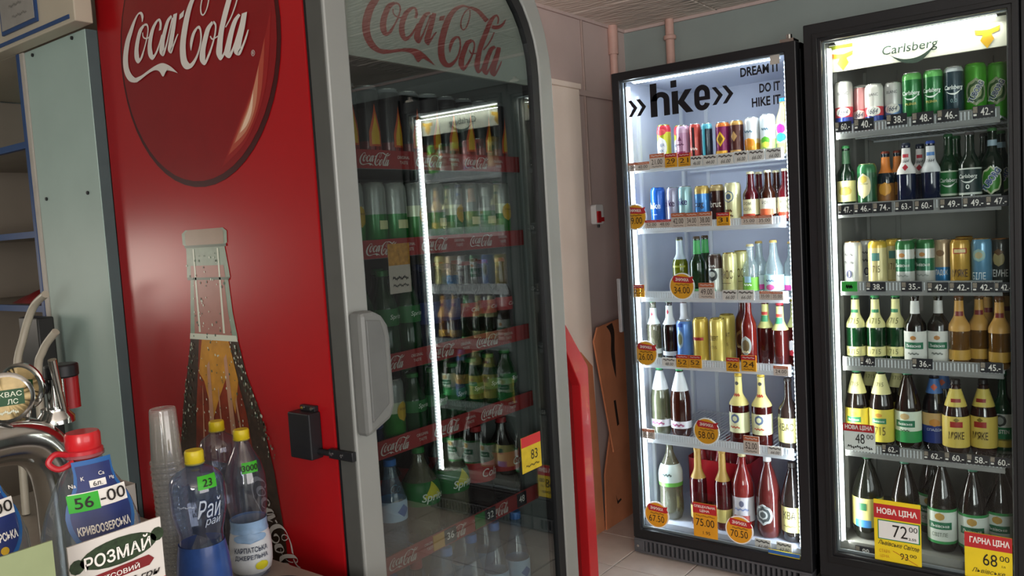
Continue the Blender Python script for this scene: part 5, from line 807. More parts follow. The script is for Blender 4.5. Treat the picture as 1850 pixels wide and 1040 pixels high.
BLf = [(-1.834, 1.224), (-1.862, 1.14), (-1.895, 1.05), (-1.93, .92), (-1.955, .78), (-1.96, .62)]; BRt = [(-1.638, 1.224), (-1.618, 1.15), (-1.575, 1.06), (-1.543, .93), (-1.522, .78), (-1.515, .62)]
poly(d, outline(BLf, BRt), q(.0012), 5)
poly(d, outline(sw_(BLf[:4], .62), sw_(BRt[:4], .66)), q(.0016), 6)
poly(d, [(-1.785, 1.222), (-1.675, 1.222), (-1.650, 1.13), (-1.672, 1.05), (-1.70, 1.13), (-1.735, 1.08), (-1.765, 1.03), (-1.79, 1.12), (-1.81, 1.14)], q(.002), 7)
for a, w2, z0_ in ((-1.772, .020, 1.16), (-1.700, .020, 1.18), (-1.735, .007, 1.10), (-1.800, .006, 1.10), (-1.668, .008, 1.08)): poly(d, [(a, z0_), (a+w2*.6, z0_+.012), (a+w2+(a+1.735)*.30, .93), (a-w2*.2+(a+1.735)*.30, .93)], q(.0024), 8)
rnd = random.Random(3)
for i in range(170):
    z = rnd.uniform(.96, 1.215); sx = rnd.choice((-1, 1)); e_ = (.100 if sx < 0 else .096)+(1.22-z)*(.36 if sx < 0 else .46); x = -1.738+sx*(e_-rnd.uniform(.004, .035)); s_ = rnd.uniform(.0012, .0032); poly(d, ellipse(s_, s_*1.5, 6, x, z), q(.0025), rnd.choice((9, 9, 3, 4)))
for i in range(150):
    z = rnd.uniform(.98, 1.43); t_ = rnd.uniform(-1, 1); hw = .085 if z > 1.22 else .10+(1.22-z)*.35; x = -1.738+t_*hw; s_ = rnd.uniform(.0012, .003); poly(d, ellipse(s_, s_*1.3, 6, x, z), q(.0026), 3 if i % 2 else 4)
d.build('printed_bottle', [pm('#7f8f7e', .3, var=.1, vscale=40), pm('#97655a', .3, var=.08), pm('#8f7a68', .3, var=.05), pm('#4a5c4e', .3, var=0), pm('#c3c9b8', .3, var=0), pm('#3a2a20', .3, var=.4, vscale=60), pm('#7a2a10', .3, var=.3, vscale=25), pm('#b8812a', .3, var=.2, vscale=30), pm('#b08468', .3, var=.1, vscale=30), pm('#6a6250', .3, var=0)], sp, recalc=False)
d = MB(); script_logo(d, lambda a, b: (-1.555+a*.42+b*.45, Y0-.003, .80-a*.70+b*.62), .30, 0, 4, (0, -1, 0)); d.build('printed_script', pm('#cfcac4', .4, var=.02), sp, recalc=False)
# door
DF0, DF1 = -1.318, -1.26
out = rrect(1.097, 1.890, .10, 2.235, (.02, .02, .40, .12), 10); inn = rrect(1.158, 1.829, .16, 2.135, (.02, .02, .29, .06), 10); gl_ = rrect(1.158, 1.800, .19, 2.105, (.02, .02, .26, .05), 10)
MB().ring(out, inn, 'x', DF0+.01, DF1).build('door_frame', pm('#8d8f8c', .42, .35, var=.05, vscale=5), cola, bevel=.006)
MB().prism([(DF0+.010, .13), (DF1-.005, .13), (DF1-.005, 2.10), (DF0+.010, 2.10)], 'y', 1.0945, 1.0972).build('door_edge', pm('#50514e', .5, .2, var=.05), cola)
MB().ring(out, inn, 'x', DF0, DF0+.009).build('door_gasket', BLACK2, cola)
MB().ring(rrect(1.157, 1.830, .159, 2.136, (.02, .02, .29, .06), 10), gl_, 'x', DF0+.02, DF1-.004).build('glass_border', BLACK2, cola)
MB().prism(rrect(1.157, 1.802, .188, 2.107, (.02, .02, .26, .05), 10), 'x', -1.276, -1.272).build('door_pane', thin_glass('cooler_pane', '#dde3e2', 2.15), cola)
h_ = [p for p in rrect(1.157, 1.805, 1.82, 2.107, (.001, .001, .26, .05), 10)]
MB().prism(h_, 'x', -1.290, -1.280).build('header_sign', pm('#b3b3ab', .5, var=.04, vscale=4), cola)
d = MB(); script_logo(d, side_px(-1.2795, LOGO_DOOR[0], LOGO_DOOR[1]), LOGO_DOOR[2], 0, 6, (1, 0, 0)); d.build('sign_script', pm('#a3161d', .45, var=.03), cola, recalc=False)
# handle on the front of the left stile
hm = MB(); prof_ = [(1.100, 1.296), (1.135, 1.296), (1.160, 1.285), (1.176, 1.262), (1.180, 1.235), (1.180, 1.095), (1.168, 1.068), (1.100, 1.040)]
hm.prism(prof_, 'x', -1.262, -1.222); hm.build('handle', pm('#6f716f', .45, .2, var=.05), cola, bevel=.010)
MB().prism([(1.112, 1.28), (1.150, 1.275), (1.160, 1.24), (1.160, 1.10), (1.112, 1.07)], 'x', -1.224, -1.219).build('handle_face', pm('#626463', .5, .2), cola, bevel=.002)
# black lock box with its arm
lk = thing('door_lock', (-1.40, 1.085, .99), 'black lock box screwed to the red side panel of the cola cooler', 'lock')
MB().box(-1.436, -1.366, 1.066, 1.0985, .985, 1.084).build('box', BLACK, lk, bevel=.003)
a_ = MB(); a_.box(-1.42, -1.372, 1.088, 1.0985, 1.084, 1.096); a_.build('bracket', BLACK, lk, bevel=.001); a_ = MB(); a_.tube([(-1.37, 1.088, 1.0), (-1.33, 1.090, 1.0)], .007, 8); a_.box(-1.335, -1.262, 1.086, 1.0965, .990, 1.010); a_.build('arm', BLACK, lk, bevel=.001)
for x, z in ((-1.41, 1.09), (-1.38, 1.09), (-1.375, .993), (-1.325, 1.0), (-1.295, 1.0)): MB().tube([(x, 1.09, z), (x, 1.0845, z)], .004, 8).build('screw', CHROME, lk)
# inside: shelves with printed strips, then drinks
STRIP = pm('#8e2428', .45, var=.05); SWIRE = pm('#8f9492', .4, .3)
strips = [(1.618, '#a02c2d'), (1.416, '#a02c2d'), (1.152, '#a02c2d'), (.960, '#a02c2d'), (.690, '#a02c2d')]
lm = MB(); script_logo(lm, lambda a, b: (0, a, b), .094, 0, 3, (.5, 0, 0)); lm = lm.mesh('strip_script', pm('#d6cdc8', .4, var=0), recalc=False)
tm2 = MB(); put_text(tm2, 'ORIGINAL', lambda a, b: (0, a, b+.006), .007, .040); put_text(tm2, 'TASTE', lambda a, b: (0, a, b-.006), .007, .026); tm2 = tm2.mesh('strip_lettering', pm('#d6cdc8', .4, var=0), recalc=False)
st2 = MB(); put_text(st2, 'Sprite', lambda a, b: (0, a, b), .024, .075, shear=.3, bold=.01); st2 = st2.mesh('strip_lettering', pm('#cfdcae', .4, var=0), recalc=False)
CSH = []
for zc, c in strips:
    zt = zc-.012; CSH.append(zt); s = MB()
    for i in range(37): yy = 1.145+i*.0193; s.box(-2.06, -1.362, yy-.0016, yy+.0016, zt-.004, zt)
    for xx in (-2.06, -1.7, -1.365): s.box(xx, xx+.006, 1.142, 1.845, zt-.010, zt-.004)
    so = s.build('shelf', SWIRE, cola)
    ps = MB().box(-1.360, -1.356, 1.143, 1.845, zc-.021, zc+.021).build('price_strip', pm(c, .45, var=.05), so)
    k = 0
    for yy in (1.21, 1.30, 1.39, 1.48, 1.57, 1.66, 1.75):
        me = (st2 if k % 2 == 0 else None) if c == '#1f6a30' else (tm2 if k % 2 == 0 else lm); k += 1
        if me: o = bpy.data.objects.new('strip_print', me); col.objects.link(o); o.parent = so; o.location = Vector((-1.3555, yy, zc))-wloc(so)
# electronic-looking tags on the lowest strip
for i, (yy, c, txt, lab) in enumerate(((1.44, '#c9922a', '36', 'orange and black'), (1.60, '#2f7a3a', '32', 'green and black'), (1.74, '#8e2428', '48', 'red and black'))):
    t = thing('price_tag', (-1.3555, yy, .672), lab+' price tag reading '+txt+' on the lowest strip of the cola cooler', 'price tag', 'price tags in the cola cooler')
    MB().box(-1.356, -1.354, yy-.040, yy, .672, .709).build('picture_half', pm(c, .5), t); MB().box(-1.356, -1.354, yy, yy+.045, .672, .709).build('black_half', TD, t)
    d = MB(); put_text(d, txt, side_px(-1.3532, yy+.022, .692), .018, .026, bold=.01); d.build('lettering', TPW, t, recalc=False)
t = thing('price_tag', (-1.2715, 1.70, .79), 'yellow price sign with red top stuck low on the cola cooler glass', 'price tag')
MB().box(-1.2718, -1.2708, 1.665, 1.752, .80, .895).build('card', pm('#b8a01c', .5, var=.1, vscale=60), t); MB().box(-1.2708, -1.2704, 1.665, 1.752, .868, .895).build('header', TR, t)
d = MB(); put_text(d, '83', side_px(-1.2702, 1.72, .842), .026, .030); put_text(d, '~', side_px(-1.2702, 1.71, .815), .008, .06); d.build('lettering', TK, t, recalc=False)
t = thing('price_tag', (-1.35, 1.36, 1.30), 'white and orange hanging price card below the second strip of the cola cooler', 'price tag')
MB().box(-1.3545, -1.3535, 1.315, 1.385, 1.31, 1.425).build('card', pm('#c9b8ae', .55), t); MB().box(-1.3535, -1.3530, 1.315, 1.385, 1.375, 1.425).build('header', pm('#c88a3a', .5, var=.3, vscale=90), t)
d = MB(); put_text(d, '~', side_px(-1.3528, 1.35, 1.345), .01, .05); put_text(d, '~', side_px(-1.3528, 1.35, 1.328), .008, .05); d.build('lettering', TK, t, recalc=False)
CF = PI/2
CROWS = [(CSH[0], .180, ['flame']*10, .068, 'top'), (CSH[1], .164, ['silvergreen', 'lemon', 'silvergreen', 'silvergreen', 'lemon', 'silvergreen', 'lemon', 'silvergreen', 'silvergreen', 'lemon'], .068, 'second'),
         (CSH[2], .222, ['greenpetb']*4+['bluepetb']*2+['colab']*3, .074, 'third'), (CSH[3], .158, ['bluepetb', 'bluepetb', 'lemon', 'greenpetb', 'greenpetb', 'greenpetb', 'greenpetb', 'greenpetb', 'greenpetb'], .074, 'fourth'),
         (CSH[4], .240, ['colabig', 'waterb', 'spritebig', 'spritebig', 'colabig', 'colabig'], .112, 'fifth'), (.305, .335, ['waterb', 'waterb', 'colabig', 'waterb', 'waterb', 'waterb', 'waterb'], .098, 'lowest')]
KN = {'flame': 'black can with a flame', 'silvergreen': 'green can with silver top', 'lemon': 'green can with a lemon', 'bluepetb': 'dark blue plastic bottle', 'waterb': 'clear water bottle', 'greenpetb': 'dark green plastic bottle', 'colab': 'dark cola bottle', 'spritebig': 'large bottle with green label', 'colabig': 'large dark cola bottle'}
for z, h, ks, step, lev in CROWS:
    for dep in (0, 1):
        for i, k in enumerate(ks):
            r = KINDS[k][1]/2; yy = 1.150+step*.5+i*step
            if yy+r > 1.845: continue
            if dep and k in ('spritebig',): k = 'colabig'; r = KINDS[k][1]/2
            product(k, -1.366-max(.029, r)-dep*(step+.02), yy, z+.0003, h, CF, '%s, %s from the handle, %s row, %s shelf of cola cooler' % (KN[k], ORD[i], 'front' if not dep else 'second', lev), 'drinks in the cola cooler')
# ------------------------------------------------------------------ left side: teal pier, shelf unit, cream wall cabinet
TEAL = pm('#9cb1aa', .5, var=.05, vscale=5, bump=.03, bscale=25, name='teal_board'); BLUE = pm('#1f3f70', .45, var=.05); CREAM2 = pm('#b0a795', .5, var=.04, vscale=5)
pier = struct(MB().box(-2.505, -2.148, 1.068, 1.098, 0, 2.022).build('wall_pier', TEAL, bevel=.002)); MB().box(-2.148, -2.145, 1.070, 1.098, 0, 2.021).build('pier_side', pm('#48585a', .55), pier)  # side face of the pier, coloured darker than its front
for x, z in ((-2.455, 1.605), (-2.212, 1.605), (-2.215, 2.010), (-2.45, 2.006)): MB().tube([(x, 1.0685, z), (x, 1.064, z)], .005, 8).build('screw', BLACK, pier)
t = thing('shelf_unit', (-2.9, 1.25, 0), 'recessed wall shelf unit with blue edged boards at the left edge of the photo', 'shelf')
b = MB(); b.box(-3.35, -2.54, 1.43, 1.45, 0, 2.02); b.box(-2.54, -2.528, 1.09, 1.45, 0, 2.02); b.box(-3.37, -3.35, 1.07, 1.45, 0, 2.02)
b.build('carcass', pm('#867c70', .6, var=.06, vscale=3), t)
MB().box(-2.529, -2.506, 1.064, 1.095, 0, 2.022).build('front_post', pm('#aaa49b', .5), t); MB().box(-2.546, -2.529, 1.062, 1.09, 0, 2.022).build('edge_strip', BLUE, t)
for z in (1.777, 1.517, 1.297, .95, .5):
    so = MB().box(-3.35, -2.541, 1.083, 1.43, z-.016, z).build('board', pm('#8f877a', .55), t); MB().box(-3.35, -2.547, 1.068, 1.083, z-.018, z+.001).build('board_edge', BLUE, so)
MB().box(-3.35, -2.541, 1.40, 1.428, 1.79, 2.02).build('back_panel', TEAL, t)
t = thing('wall_cabinet', (-2.75, 1.0, 2.03), 'cream overhead cabinet with blue stripe at the top left corner', 'cabinet')
MB().box(-3.35, -2.094, 1.020, 1.066, 2.024, 2.395).build('body', CREAM2, t, bevel=.003); MB().box(-3.35, -2.55, 1.066, 1.42, 2.024, 2.395).build('underside', CREAM2, t)
MB().box(-3.35, -2.120, 1.0175, 1.0205, 2.034, 2.044).build('stripe', BLUE, t)
pf = MB().box(-2.504, -2.286, 1.014, 1.0195, 2.060, 2.38).build('poster_frame', BLUE, t); MB().box(-2.494, -2.296, 1.012, 1.0145, 2.070, 2.37).build('poster_sheet', pm('#8f8c86', .6, var=.12, vscale=14), pf)
d = MB(); put_text(d, '~', front(-2.38, 1.0115, 2.095), .010, .09); d.build('poster_lettering', pm('#6f6d68', .6), pf, recalc=False); d = MB(); put_text(d, '~', front(-2.40, 1.0115, 2.125), .010, .08); d.build('poster_lettering', pm('#6f6d68', .6), pf, recalc=False)
t = thing('snack_bag', (-2.74, 1.18, 1.297), 'crumpled red packet lying on a blue edged shelf at the left edge', 'packet')
m = MB(); rn = random.Random(5); rows = []
for i in range(9):
    for j in range(7):
        u, v = i/8-.5, j/6-.5; e = max(0, 1-(abs(u)*2)**3)*max(0, 1-(abs(v)*2)**3); m.v.append((-2.72+u*.26, 1.18+v*.16, 1.299+.045*e*rn.uniform(.6, 1.15)))
for i in range(8):
    for j in range(6): m.f.append([i*7+j, (i+1)*7+j, (i+1)*7+j+1, i*7+j+1]); m.m.append(0); m.sm.append(True)
m.build('packet', pm('#7a1418', .35, var=.2, vscale=20), t)
HOSE = pm('#a8a292', .4)
def hose(pts, lab): tag(MB().tube([(*p,) for p in crs3(pts)], .010, 10).build('beer_hose', HOSE), lab, 'hose')
def crs3(p, n=6):
    o = []
    for i in range(len(p)-1):
        a, b_, c, d_ = (Vector(p[max(i-1, 0)]), Vector(p[i]), Vector(p[i+1]), Vector(p[min(i+2, len(p)-1)]))
        for k in range(n): t_ = k/n; o.append(.5*((2*b_)+(c-a)*t_+(2*a-5*b_+4*c-d_)*t_*t_+(3*b_-a-3*c+d_)*t_**3))
    o.append(Vector(p[-1])); return o
# ------------------------------------------------------------------ counter and what stands on it
CT = .765
t = thing('counter', (-1.5, .55, 0), 'shop counter below the frame that carries the bottles and cups', 'counter')
MB().box(-2.55, -.85, -.9, 1.03, CT-.035, CT).build('worktop', pm('#8f877c', .4, var=.08), t, bevel=.003); MB().box(-2.50, -.90, -.86, 1.0, 0, CT-.035).build('cabinet', pm('#6d675f', .5), t)
def P(px, D):       # bearing of a spot on the counter: angle from the camera and distance
    a = px; return Vector((-math.sin(a)*D, math.cos(a)*D, 0))
def facing(v): return math.atan2(-v.y, -v.x)+PI/2      # turn so that the -Y front looks at the camera side
hose([(-2.26, .955, 1.345), (-2.33, .95, 1.31), (-2.36, .93, 1.23), (-2.35, .90, 1.12), (-2.33, .88, .768)], 'pale beer hose, left and longer of two hanging before the shelf unit')
hose([(-2.20, .945, 1.25), (-2.25, .93, 1.20), (-2.27, .92, 1.12), (-2.265, .91, .768)], 'pale beer hose, right and shorter of two hanging before the teal panel')
tag(MB().box(-2.52, -2.40, .985, 1.03, .765, 1.275).build('dark_box', pm('#1d1c1b', .4), bevel=.004), 'dark upright box behind the beer hoses at the left', 'box')
# chrome cobra beer tower
t = thing('beer_tower', (-1.42, .62, CT), 'chrome curved beer tower with two round tap badges at the left edge', 'beer tower')
path = [(-1.338, .559, CT+.028), (-1.338, .559, 1.0), (-1.338, .557, 1.08), (-1.335, .545, 1.13), (-1.33, .515, 1.165), (-1.32, .46, 1.18), (-1.31, .38, 1.175), (-1.30, .28, 1.16), (-1.295, .2, 1.15)]
tp = crs3(path, 5); MB().tube(tp, [.040]*len(tp), 20).build('column', CHROME, t)
MB().lathe([(0, 0), (.056, 0), (.056, .008), (.046, .018), (.041, .02)], 24, cx=-1.338, cy=.559, cz=CT+.028).build('base_flange', CHROME, t)
MB().lathe([(0, 0), (.030, 0), (.030, .01), (.022, .020), (.022, .026), (0, .026)], 20, cx=-1.345, cy=.565, cz=1.186).build('tap_base', CHROME, t)
MB().tube([(-1.350, .572, 1.205), (-1.350, .572, 1.262)], .018, 16).build('tap_cylinder', CHROME, t)
MB().tube([(-1.356, .598, 1.205), (-1.356, .598, 1.262)], .015, 14).build('red_sleeve', pm('#8a1418', .35), t)
MB().tube([(-1.352, .585, 1.262), (-1.352, .585, 1.285)], .027, 16).build('black_collar', BLACK, t, bevel=.003)
MB().tube([(-1.332, .574, 1.195), (-1.308, .553, 1.300)], [.006, .007], 10).build('lever', CHROME, t)
MB().tube([(-1.350, .555, 1.250), (-1.350, .475, 1.246)], .012, 12).build('coupling', BLACK, t); MB().tube([(-1.350, .53, 1.249), (-1.350, .512, 1.248)], .0145, 12).build('coupling_ring', CHROME, t)
def badge(cx, cy, cz, ang, lab):
    # round badge: built facing -Y then turned by ang
    g = bpy.data.objects.new('tap_badge', MB().lathe([(.050, 0), (.055, .004), (.055, .010), (.049, .014), (0, .014)], 28).mesh('tap_badge', [CHROME])); col.objects.link(g); g.parent = t; g.location = Vector((cx, cy, cz))-t.location; g.rotation_euler = (PI/2, 0, ang); g.scale = (.75, .75, .75)
    f = MB().lathe([(.046, .0145), (0, .0150)], 28).mesh('badge_face', [pm('#bfa878', .5, var=.15, vscale=60)]); o = inst('badge_face', f, g)
    d = MB(); poly(d, [(-.016, -.016), (.034, -.016), (.034, .018), (-.016, .018)], lambda a, b: (a, b, .0158)); o = inst('badge_plate', d.mesh('badge_plate', pm('#1f4a2a', .5), recalc=False), g)
    d = MB(); put_text(d, 'КВАС', lambda a, b: (a+.009, b+.008, .0164), .011, .042, bold=.01); put_text(d, 'ЛС', lambda a, b: (a+.012, b-.008, .0164), .011, .020, bold=.01); put_text(d, '~', lambda a, b: (a, b-.030, .0164), .009, .04); inst('lettering', d.mesh('lettering', pm('#d8dcc8', .5, var=0), recalc=False), g)
badge(-1.297, .472, 1.253, facing(Vector((-1.33, .40, 0))), '')
badge(-1.362, .527, 1.256, facing(Vector((-.75, 1.25, 0))), '')
st_ = MB(); st_.tube([(-1.300, .472, 1.222), (-1.315, .466, 1.18)], .009, 10); st_.build('badge_stem', CHROME, t); st_ = MB(); st_.tube([(-1.362, .527, 1.222), (-1.345, .515, 1.17)], .008, 10); st_.build('badge_stem', CHROME, t)
t.location += Vector((-.139, .058, -.028))
# six-litre water bottles with neck bibs
WATER = thin_glass('water_pet', '#e8eef2', 1.5, .03, .03, ('#c3cdd4', .10))
def six_litre(pos, h, lab, price, small):
    t = thing('water_jug', (pos.x, pos.y, CT), lab, 'bottle', 'six litre water jugs', facing(pos)+.28)
    k = h/.40; pr = [(0, .003), (.052, 0), (.061, .006), (.0625, .03)]
    for i in range(7): z = .03+i*.032; pr += [(.063, z+.006), (.0595, z+.016), (.063, z+.026)]
    pr += [(.063, .256), (.0615, .275), (.053, .305), (.042, .332), (.031, .352), (.023, .364), (.0215, .374), (.026, .375), (.026, .379), (.0205, .380), (.0205, .386)]
    pr = [(r*k, z*k) for r, z in pr]
    MB().lathe(pr, 32).build('body', WATER, t, loc=(0, 0, 0))
    inn_ = [(0, .006)]+[(max(0, r-.003), z) for r, z in pr[2:26]]+[(0, pr[25][1])]
    MB().lathe([(.0215*k, .372*k), (.0245*k, .375*k), (.0245*k, .384*k), (.0215*k, .386*k)], 24).build('tamper_ring', pm('#b3202a', .35, coat=.3), t, loc=(0, 0, 0))
    c = MB(); c.lathe([(.0215*k, .385*k), (.0225*k, .387*k), (.0225*k, .404*k), (.0205*k, .408*k), (0, .408*k)], 24); c.build('cap', pm('#c01c22', .35, coat=.3, var=.04), t, loc=(0, 0, 0))
    hd = crs3([(-.021*k, -.006, .380*k), (-.038*k, -.010, .386*k), (-.047*k, -.010, .376*k), (-.036*k, -.014, .366*k), (-.018*k, -.016, .372*k)], 5); MB().tube(hd, .0042, 8).build('carry_handle', pm('#b3202a', .35), t, loc=(0, 0, 0))
    # bib: a flat sheet hanging from the neck in front of the shoulder
    HW = [(-1, 0), (-.95, .015), (-.85, .026), (-.65, .036), (-.4, .0415), (-.15, .043), (.1, .040), (.3, .033), (.5, .027), (.75, .0245), (1, .025)]
    def bw(u):
        for (u0, w0), (u1, w1) in zip(HW, HW[1:]):
            if u <= u1: return w0+(w1-w0)*(u-u0)/(u1-u0)
        return HW[-1][1]
    def bm(e, za=0.0, xa=0.0): return lambda a, b: ((a+xa)*k, -(.072-.36*(b+za-.256)+e)*k+6*((a+xa)*k)**2, (b+za)*k)
    def sheet(s_, e, z0_, z1_):
        m_ = MB(); n_ = 16; f_ = bm(e)
        for i in range(n_+1):
            u = -1+2*i/n_; z_ = z0_+(z1_-z0_)*i/n_; wd = bw(u)*s_
            for j in range(9): m_.v.append(f_(wd*(-1+j/4), z_))
        for i in range(n_):
            for j in range(8): m_.f.append([i*9+j, i*9+j+1, (i+1)*9+j+1, (i+1)*9+j]); m_.m.append(0); m_.sm.append(True)
        return m_
    sheet(1.0, 0, .252, .374).build('bib_border', pm('#1f5a9a', .4, coat=.2), t, loc=(0, 0, 0), recalc=False)
    sheet(.88, .0008, .258, .368).build('bib_face', pm('#1d2c66', .4, coat=.2, var=.15, vscale=30), t, loc=(0, 0, 0), recalc=False)
    def rc(m_, x0_, x1_, z0_, z1_, e): m_.add([bm(e)(x0_+(x1_-x0_)*i/4, z) for z in (z0_, z1_) for i in range(5)], [(i, i+1, i+6, i+5) for i in range(4)])
    d = MB(); put_text(d, 'КРИВООЗЕРСЬКА', bm(.002, .288), .011, .066, 0, bold=.03)
    for xa, za, s_ in ((-.029, .345, 'Na'), (-.016, .352, 'K'), (.008, .355, 'Ca'), (.020, .346, 'Mg')): put_text(d, s_, bm(.002, za, xa), .005, None, 0)
    d.build('bib_lettering', TPW, t, loc=(0, 0, 0), recalc=False)
    d = MB(); rc(d, -.036, .036, .3135, .335, .0016); d.build('price_card', TPW, t, loc=(0, 0, 0), recalc=False)
    if small:
        d = MB(); rc(d, -.009, .012, .339, .348, .0016); d.build('size_card', TPW, t, loc=(0, 0, 0), recalc=False)
        d = MB(); rc(d, -.038, -.001, .312, .334, .0022); d.build('green_sticker', pm('#2fae2a', .5, var=.04), t, loc=(0, 0, 0), recalc=False)
    d = MB(); put_text(d, '56', bm(.0032, .323, -.020), .014, .022, bold=.01); put_text(d, '-00', bm(.0032, .325, .017), .015, .034, bold=.005)
    if small: put_text(d, '6л.', bm(.003, .3435, .001), .006, .012)
    d.build('price_lettering', TK, t, loc=(0, 0, 0), recalc=False)
    d = MB()
    for o_ in (-.012, 0, .012): poly(d, ellipse(.0055, .005, 14), bm(.002, .271, o_))
    d.build('gold_medals', pm('#c8a22a', .4, .3), t, loc=(0, 0, 0), recalc=False)
six_litre(Vector((-1.205, .539, 0)), .419, 'large water jug with red cap and blue bib priced 56-00, right of two', '56', True)
six_litre(Vector((-1.312, .428, 0)), .412, 'large water jug cut off by the left edge, blue bib ending in 00', '00', False)
# price cards on the counter, facing the shop
def counter_card(name, lab, x, y0, y1, z1, m_):
    t = thing(name, (x, (y0+y1)/2, CT), lab, 'price card'); return t, MB().box(x-.003, x, y0, y1, CT, z1).build('card', m_, t)
t, c = counter_card('price_card', 'white price card with green ornament and red ribbon in front of the water jug', -1.05, .438, .560, 1.086, pm('#d4cec8', .5, var=.03))
q2 = lambda a, b, e=.0008: (-1.05+e, .499+a*1.18, 1.086+b*1.18)
q3 = lambda za, ya=0.0: (lambda a, b: q2(a+ya, b+za, .0022))
d = MB(); poly(d, ellipse(.043, .015, 20, .002, -.022), q2); poly(d, ellipse(.008, .008, 10, -.044, -.024), q2); poly(d, ellipse(.008, .008, 10, .046, -.018), q2); d.build('ornament', pm('#2a3a24', .5, var=.4, vscale=150), t, recalc=False)
d = MB(); poly(d, [(-.034, -.052), (.034, -.050), (.040, -.044), (.034, -.038), (-.034, -.040), (-.040, -.046)], q2); d.build('ribbon', pm('#7a1c20', .5), t, recalc=False)
d = MB(); put_text(d, 'РОЗМАЙ', q3(-.022), .018, .074, bold=.02); put_text(d, 'ЛІСОВИЙ', q3(-.045), .007, .044, bold=.01); put_text(d, '00', q3(-.090), .026, .036); put_text(d, 'грн.', q3(-.092, .034), .008, .020); d.build('light_lettering', TPW, t, recalc=False)
MB().box(-1.05, -1.0494, .438, .560, .88, .999).build('black_panel', TD, t); MB().box(-1.05, -1.0492, .438, .560, .999, 1.004).build('red_line', TR, t)
d = MB(); put_text(d, '0.5л-19.00 грн', q3(-.060), .010, .090, shear=.3, bold=.01); d.build('handwriting', TK, t, recalc=False)
t, c = counter_card('price_card', 'pale green card edge at the bottom left corner', -1.0, .22, .402, 1.118, pm('#8f9a72', .5, var=.05))
# inverted stack of clear cups
CUP = thin_glass('cup_plastic', '#f2f1ee', 1.4, .08, .03, ('#d6d2cc', .24))
cm = MB().lathe([(.0215, .103), (.0222, .1035), (.0235, .099), (.0272, .008)], 24).mesh('cup_wall', CUP); crm = MB().lathe([(.0272, .008), (.0295, .0075), (.0302, .0045), (.0295, .001), (.0277, .002), (.0274, .008)], 24).mesh('cup_rim', CUP); cbm = MB().lathe([(0, .1025), (.0215, .103)], 24).mesh('cup_base', CUP)
for i in range(28):
    top = i == 27; o = thing('plastic_cup', (-1.42+.0004*(27-i), .781, CT+.0106*i), 'topmost clear plastic cup of the upside-down stack beside the bottles' if top else 'clear plastic cup nested in the upside-down stack beside the bottles', 'cup', 'stacked plastic cups')
    inst('wall', cm, o); inst('rim', crm, o)
    if top: inst('base', cbm, o)
# 1.5 litre bottles
BLUEPET = thin_glass('blue_pet', '#dbe4f4', 1.5, .02, .06, ('#8fa8d4', .07)); CLEARPET = thin_glass('clear_pet', '#e0e5ee', 1.5, .02, .07, ('#a3afc8', .05))
YCAP = pm('#c9b41c', .4, var=.04); STG = pm('#3fae2a', .5, var=.05)
def water15(pos, h, r, matl, lab, waist, sticker, extra):
    t = thing('water_bottle', (pos.x, pos.y, CT), lab, 'bottle', 'water bottles with yellow caps', facing(pos)); pr = profile(waist, h, r)
    MB().lathe([p for p in pr], 32).build('body', matl, t, loc=(0, 0, 0))
    c = MB().lathe([(.0150, h*.938), (.0160, h*.942), (.0160, h*.990), (.0145, h), (0, h)], 20); c.build('cap', YCAP, t, loc=(0, 0, 0)); MB().lathe([(.0162, h*.928), (.0166, h*.930), (.0166, h*.938), (.0150, h*.939)], 20).build('cap_ring', YCAP, t, loc=(0, 0, 0))
    if sticker:
        s_, zc, off = sticker; d = MB(); patch(d, pr, zc, .0105, SH['rect'](.0165), .002, off=off); d.build('green_sticker', STG, t, loc=(0, 0, 0), recalc=False)
        d = MB(); put_text(d, s_, wrap(pr, zc, .0045, off), .012, .008*len(s_), bold=.01); d.build('sticker_lettering', TK, t, loc=(0, 0, 0), recalc=False)
    if extra: extra(t, pr)
def ext23(t, pr):
    d = MB(); patch(d, pr, .085, .085, SH['rect'](.115), .0015, cols=24); d.build('base_label', pm('#2a4a8a', .35, coat=.2, var=.2, vscale=40), t, loc=(0, 0, 0), recalc=False)
    d = MB(); put_text(d, 'Рай', wrap(pr, .240, .003, .018), .034, .044, shear=.35, bold=.03); put_text(d, 'рай', wrap(pr, .216, .003, .022), .020, .030, shear=.35, bold=.02); d.build('lettering_outline', pm('#24365e', .4, var=0), t, loc=(0, 0, 0), recalc=False)
    d = MB(); put_text(d, 'Рай', wrap(pr, .240, .0045, .018), .032, .043, shear=.35); put_text(d, 'рай', wrap(pr, .216, .0045, .022), .018, .029, shear=.35); put_text(d, '~', wrap(pr, .246, .003, -.022), .004, .03); d.build('lettering', pm('#c3cfe0', .4, var=0), t, loc=(0, 0, 0), recalc=False)
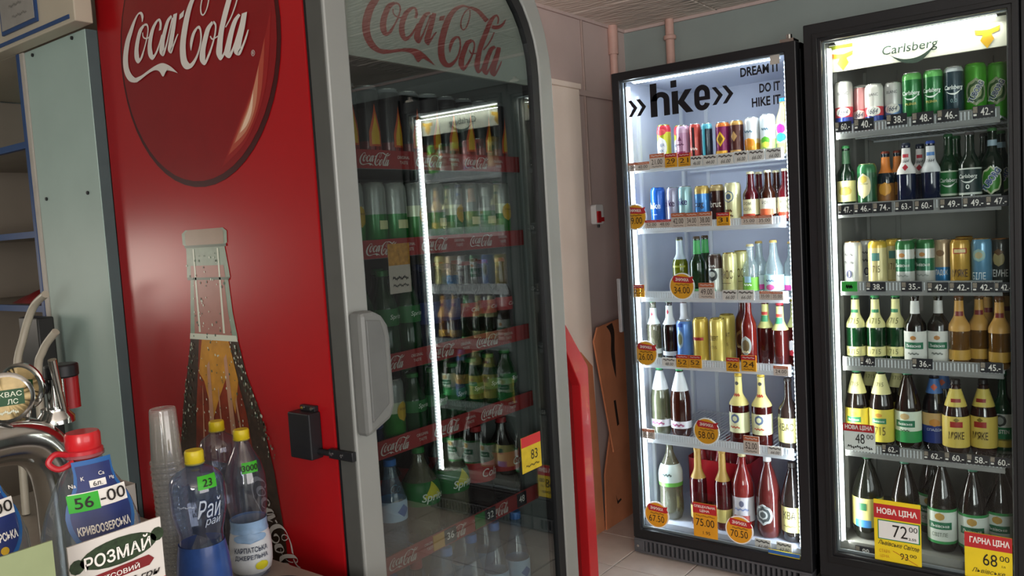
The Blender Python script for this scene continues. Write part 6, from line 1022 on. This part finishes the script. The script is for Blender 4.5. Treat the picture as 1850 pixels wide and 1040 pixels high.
def ext30(t, pr):
    d = MB(); patch(d, pr, .058, .058, SH['rect'](.12), .0012, cols=24, rows=8); d.build('label', pm('#cdd3d8', .4, coat=.2, var=.04), t, loc=(0, 0, 0), recalc=False)
    d = MB(); patch(d, pr, .108, .012, SH['rect'](.12), .0022, cols=24, rows=4); patch(d, pr, .088, .010, SH['ell'](.036), .0026, cols=14); d.build('label_wave', pm('#86a6c9', .4, var=.25, vscale=30), t, loc=(0, 0, 0), recalc=False)
    d = MB(); put_text(d, 'КАРПАТСЬКА', wrap(pr, .066, .0042), .011, .070, bold=.015); put_text(d, 'ДЖЕРЕЛЬНА', wrap(pr, .050, .0042), .011, .070, bold=.015); d.build('lettering', pm('#22304a', .4, var=0), t, loc=(0, 0, 0), recalc=False)
    d = MB(); patch(d, pr, .030, .010, SH['ell'](.014), .003, off=.02); d.build('lemon_print', pm('#c9c22a', .4), t, loc=(0, 0, 0), recalc=False)
water15(Vector((-1.294, .761, 0)), .332, .0465, BLUEPET, 'bluish water bottle with yellow cap and green sticker reading 23, nearest of three', 'barrel', ('23', .283, .018), ext23)
water15(Vector((-1.45, .960, 0)), .305, .0415, CLEARPET, 'clear water bottle with yellow cap and green sticker reading 3000, right of three', 'waist', ('3000', .232, .012), ext30)
water15(Vector((-1.56, .975, 0)), .308, .041, CLEARPET, 'clear water bottle with yellow cap, hindmost of three behind the stickered ones', 'barrel', None, None)
t = thing('paper_box', (-1.50, .72, CT), 'white open paper box standing behind the cup stack', 'box')
b = MB(); x0_, x1_, y0_, y1_ = -1.53, -1.465, .70, .742
b.box(x0_, x1_, y0_, y0_+.002, CT, 1.018); b.box(x0_, x1_, y1_-.002, y1_, CT, 1.018); b.box(x0_, x0_+.002, y0_, y1_, CT, 1.018); b.box(x1_-.002, x1_, y0_, y1_, CT, 1.018); b.box(x0_, x1_, y0_, y1_, CT, CT+.003); b.build('box', pm('#b8b0a6', .6), t)
t = thing('dark_bowl', (-1.27, .885, CT), 'dark rimmed round tray with pale inside in front of the cooler side', 'tray')
MB().lathe([(0, .002), (.045, 0), (.058, .012), (.066, .034), (.063, .037), (.058, .033), (.052, .014), (0, .010)], 32, cx=-1.27, cy=.885, cz=CT).build('bowl', pm('#1a1c22', .35), t)
MB().lathe([(0, .0105), (.050, .0145), (.057, .032)], 32, cx=-1.27, cy=.885, cz=CT+.0005).build('inner_lining', pm('#a8a8a4', .5), t, recalc=False)
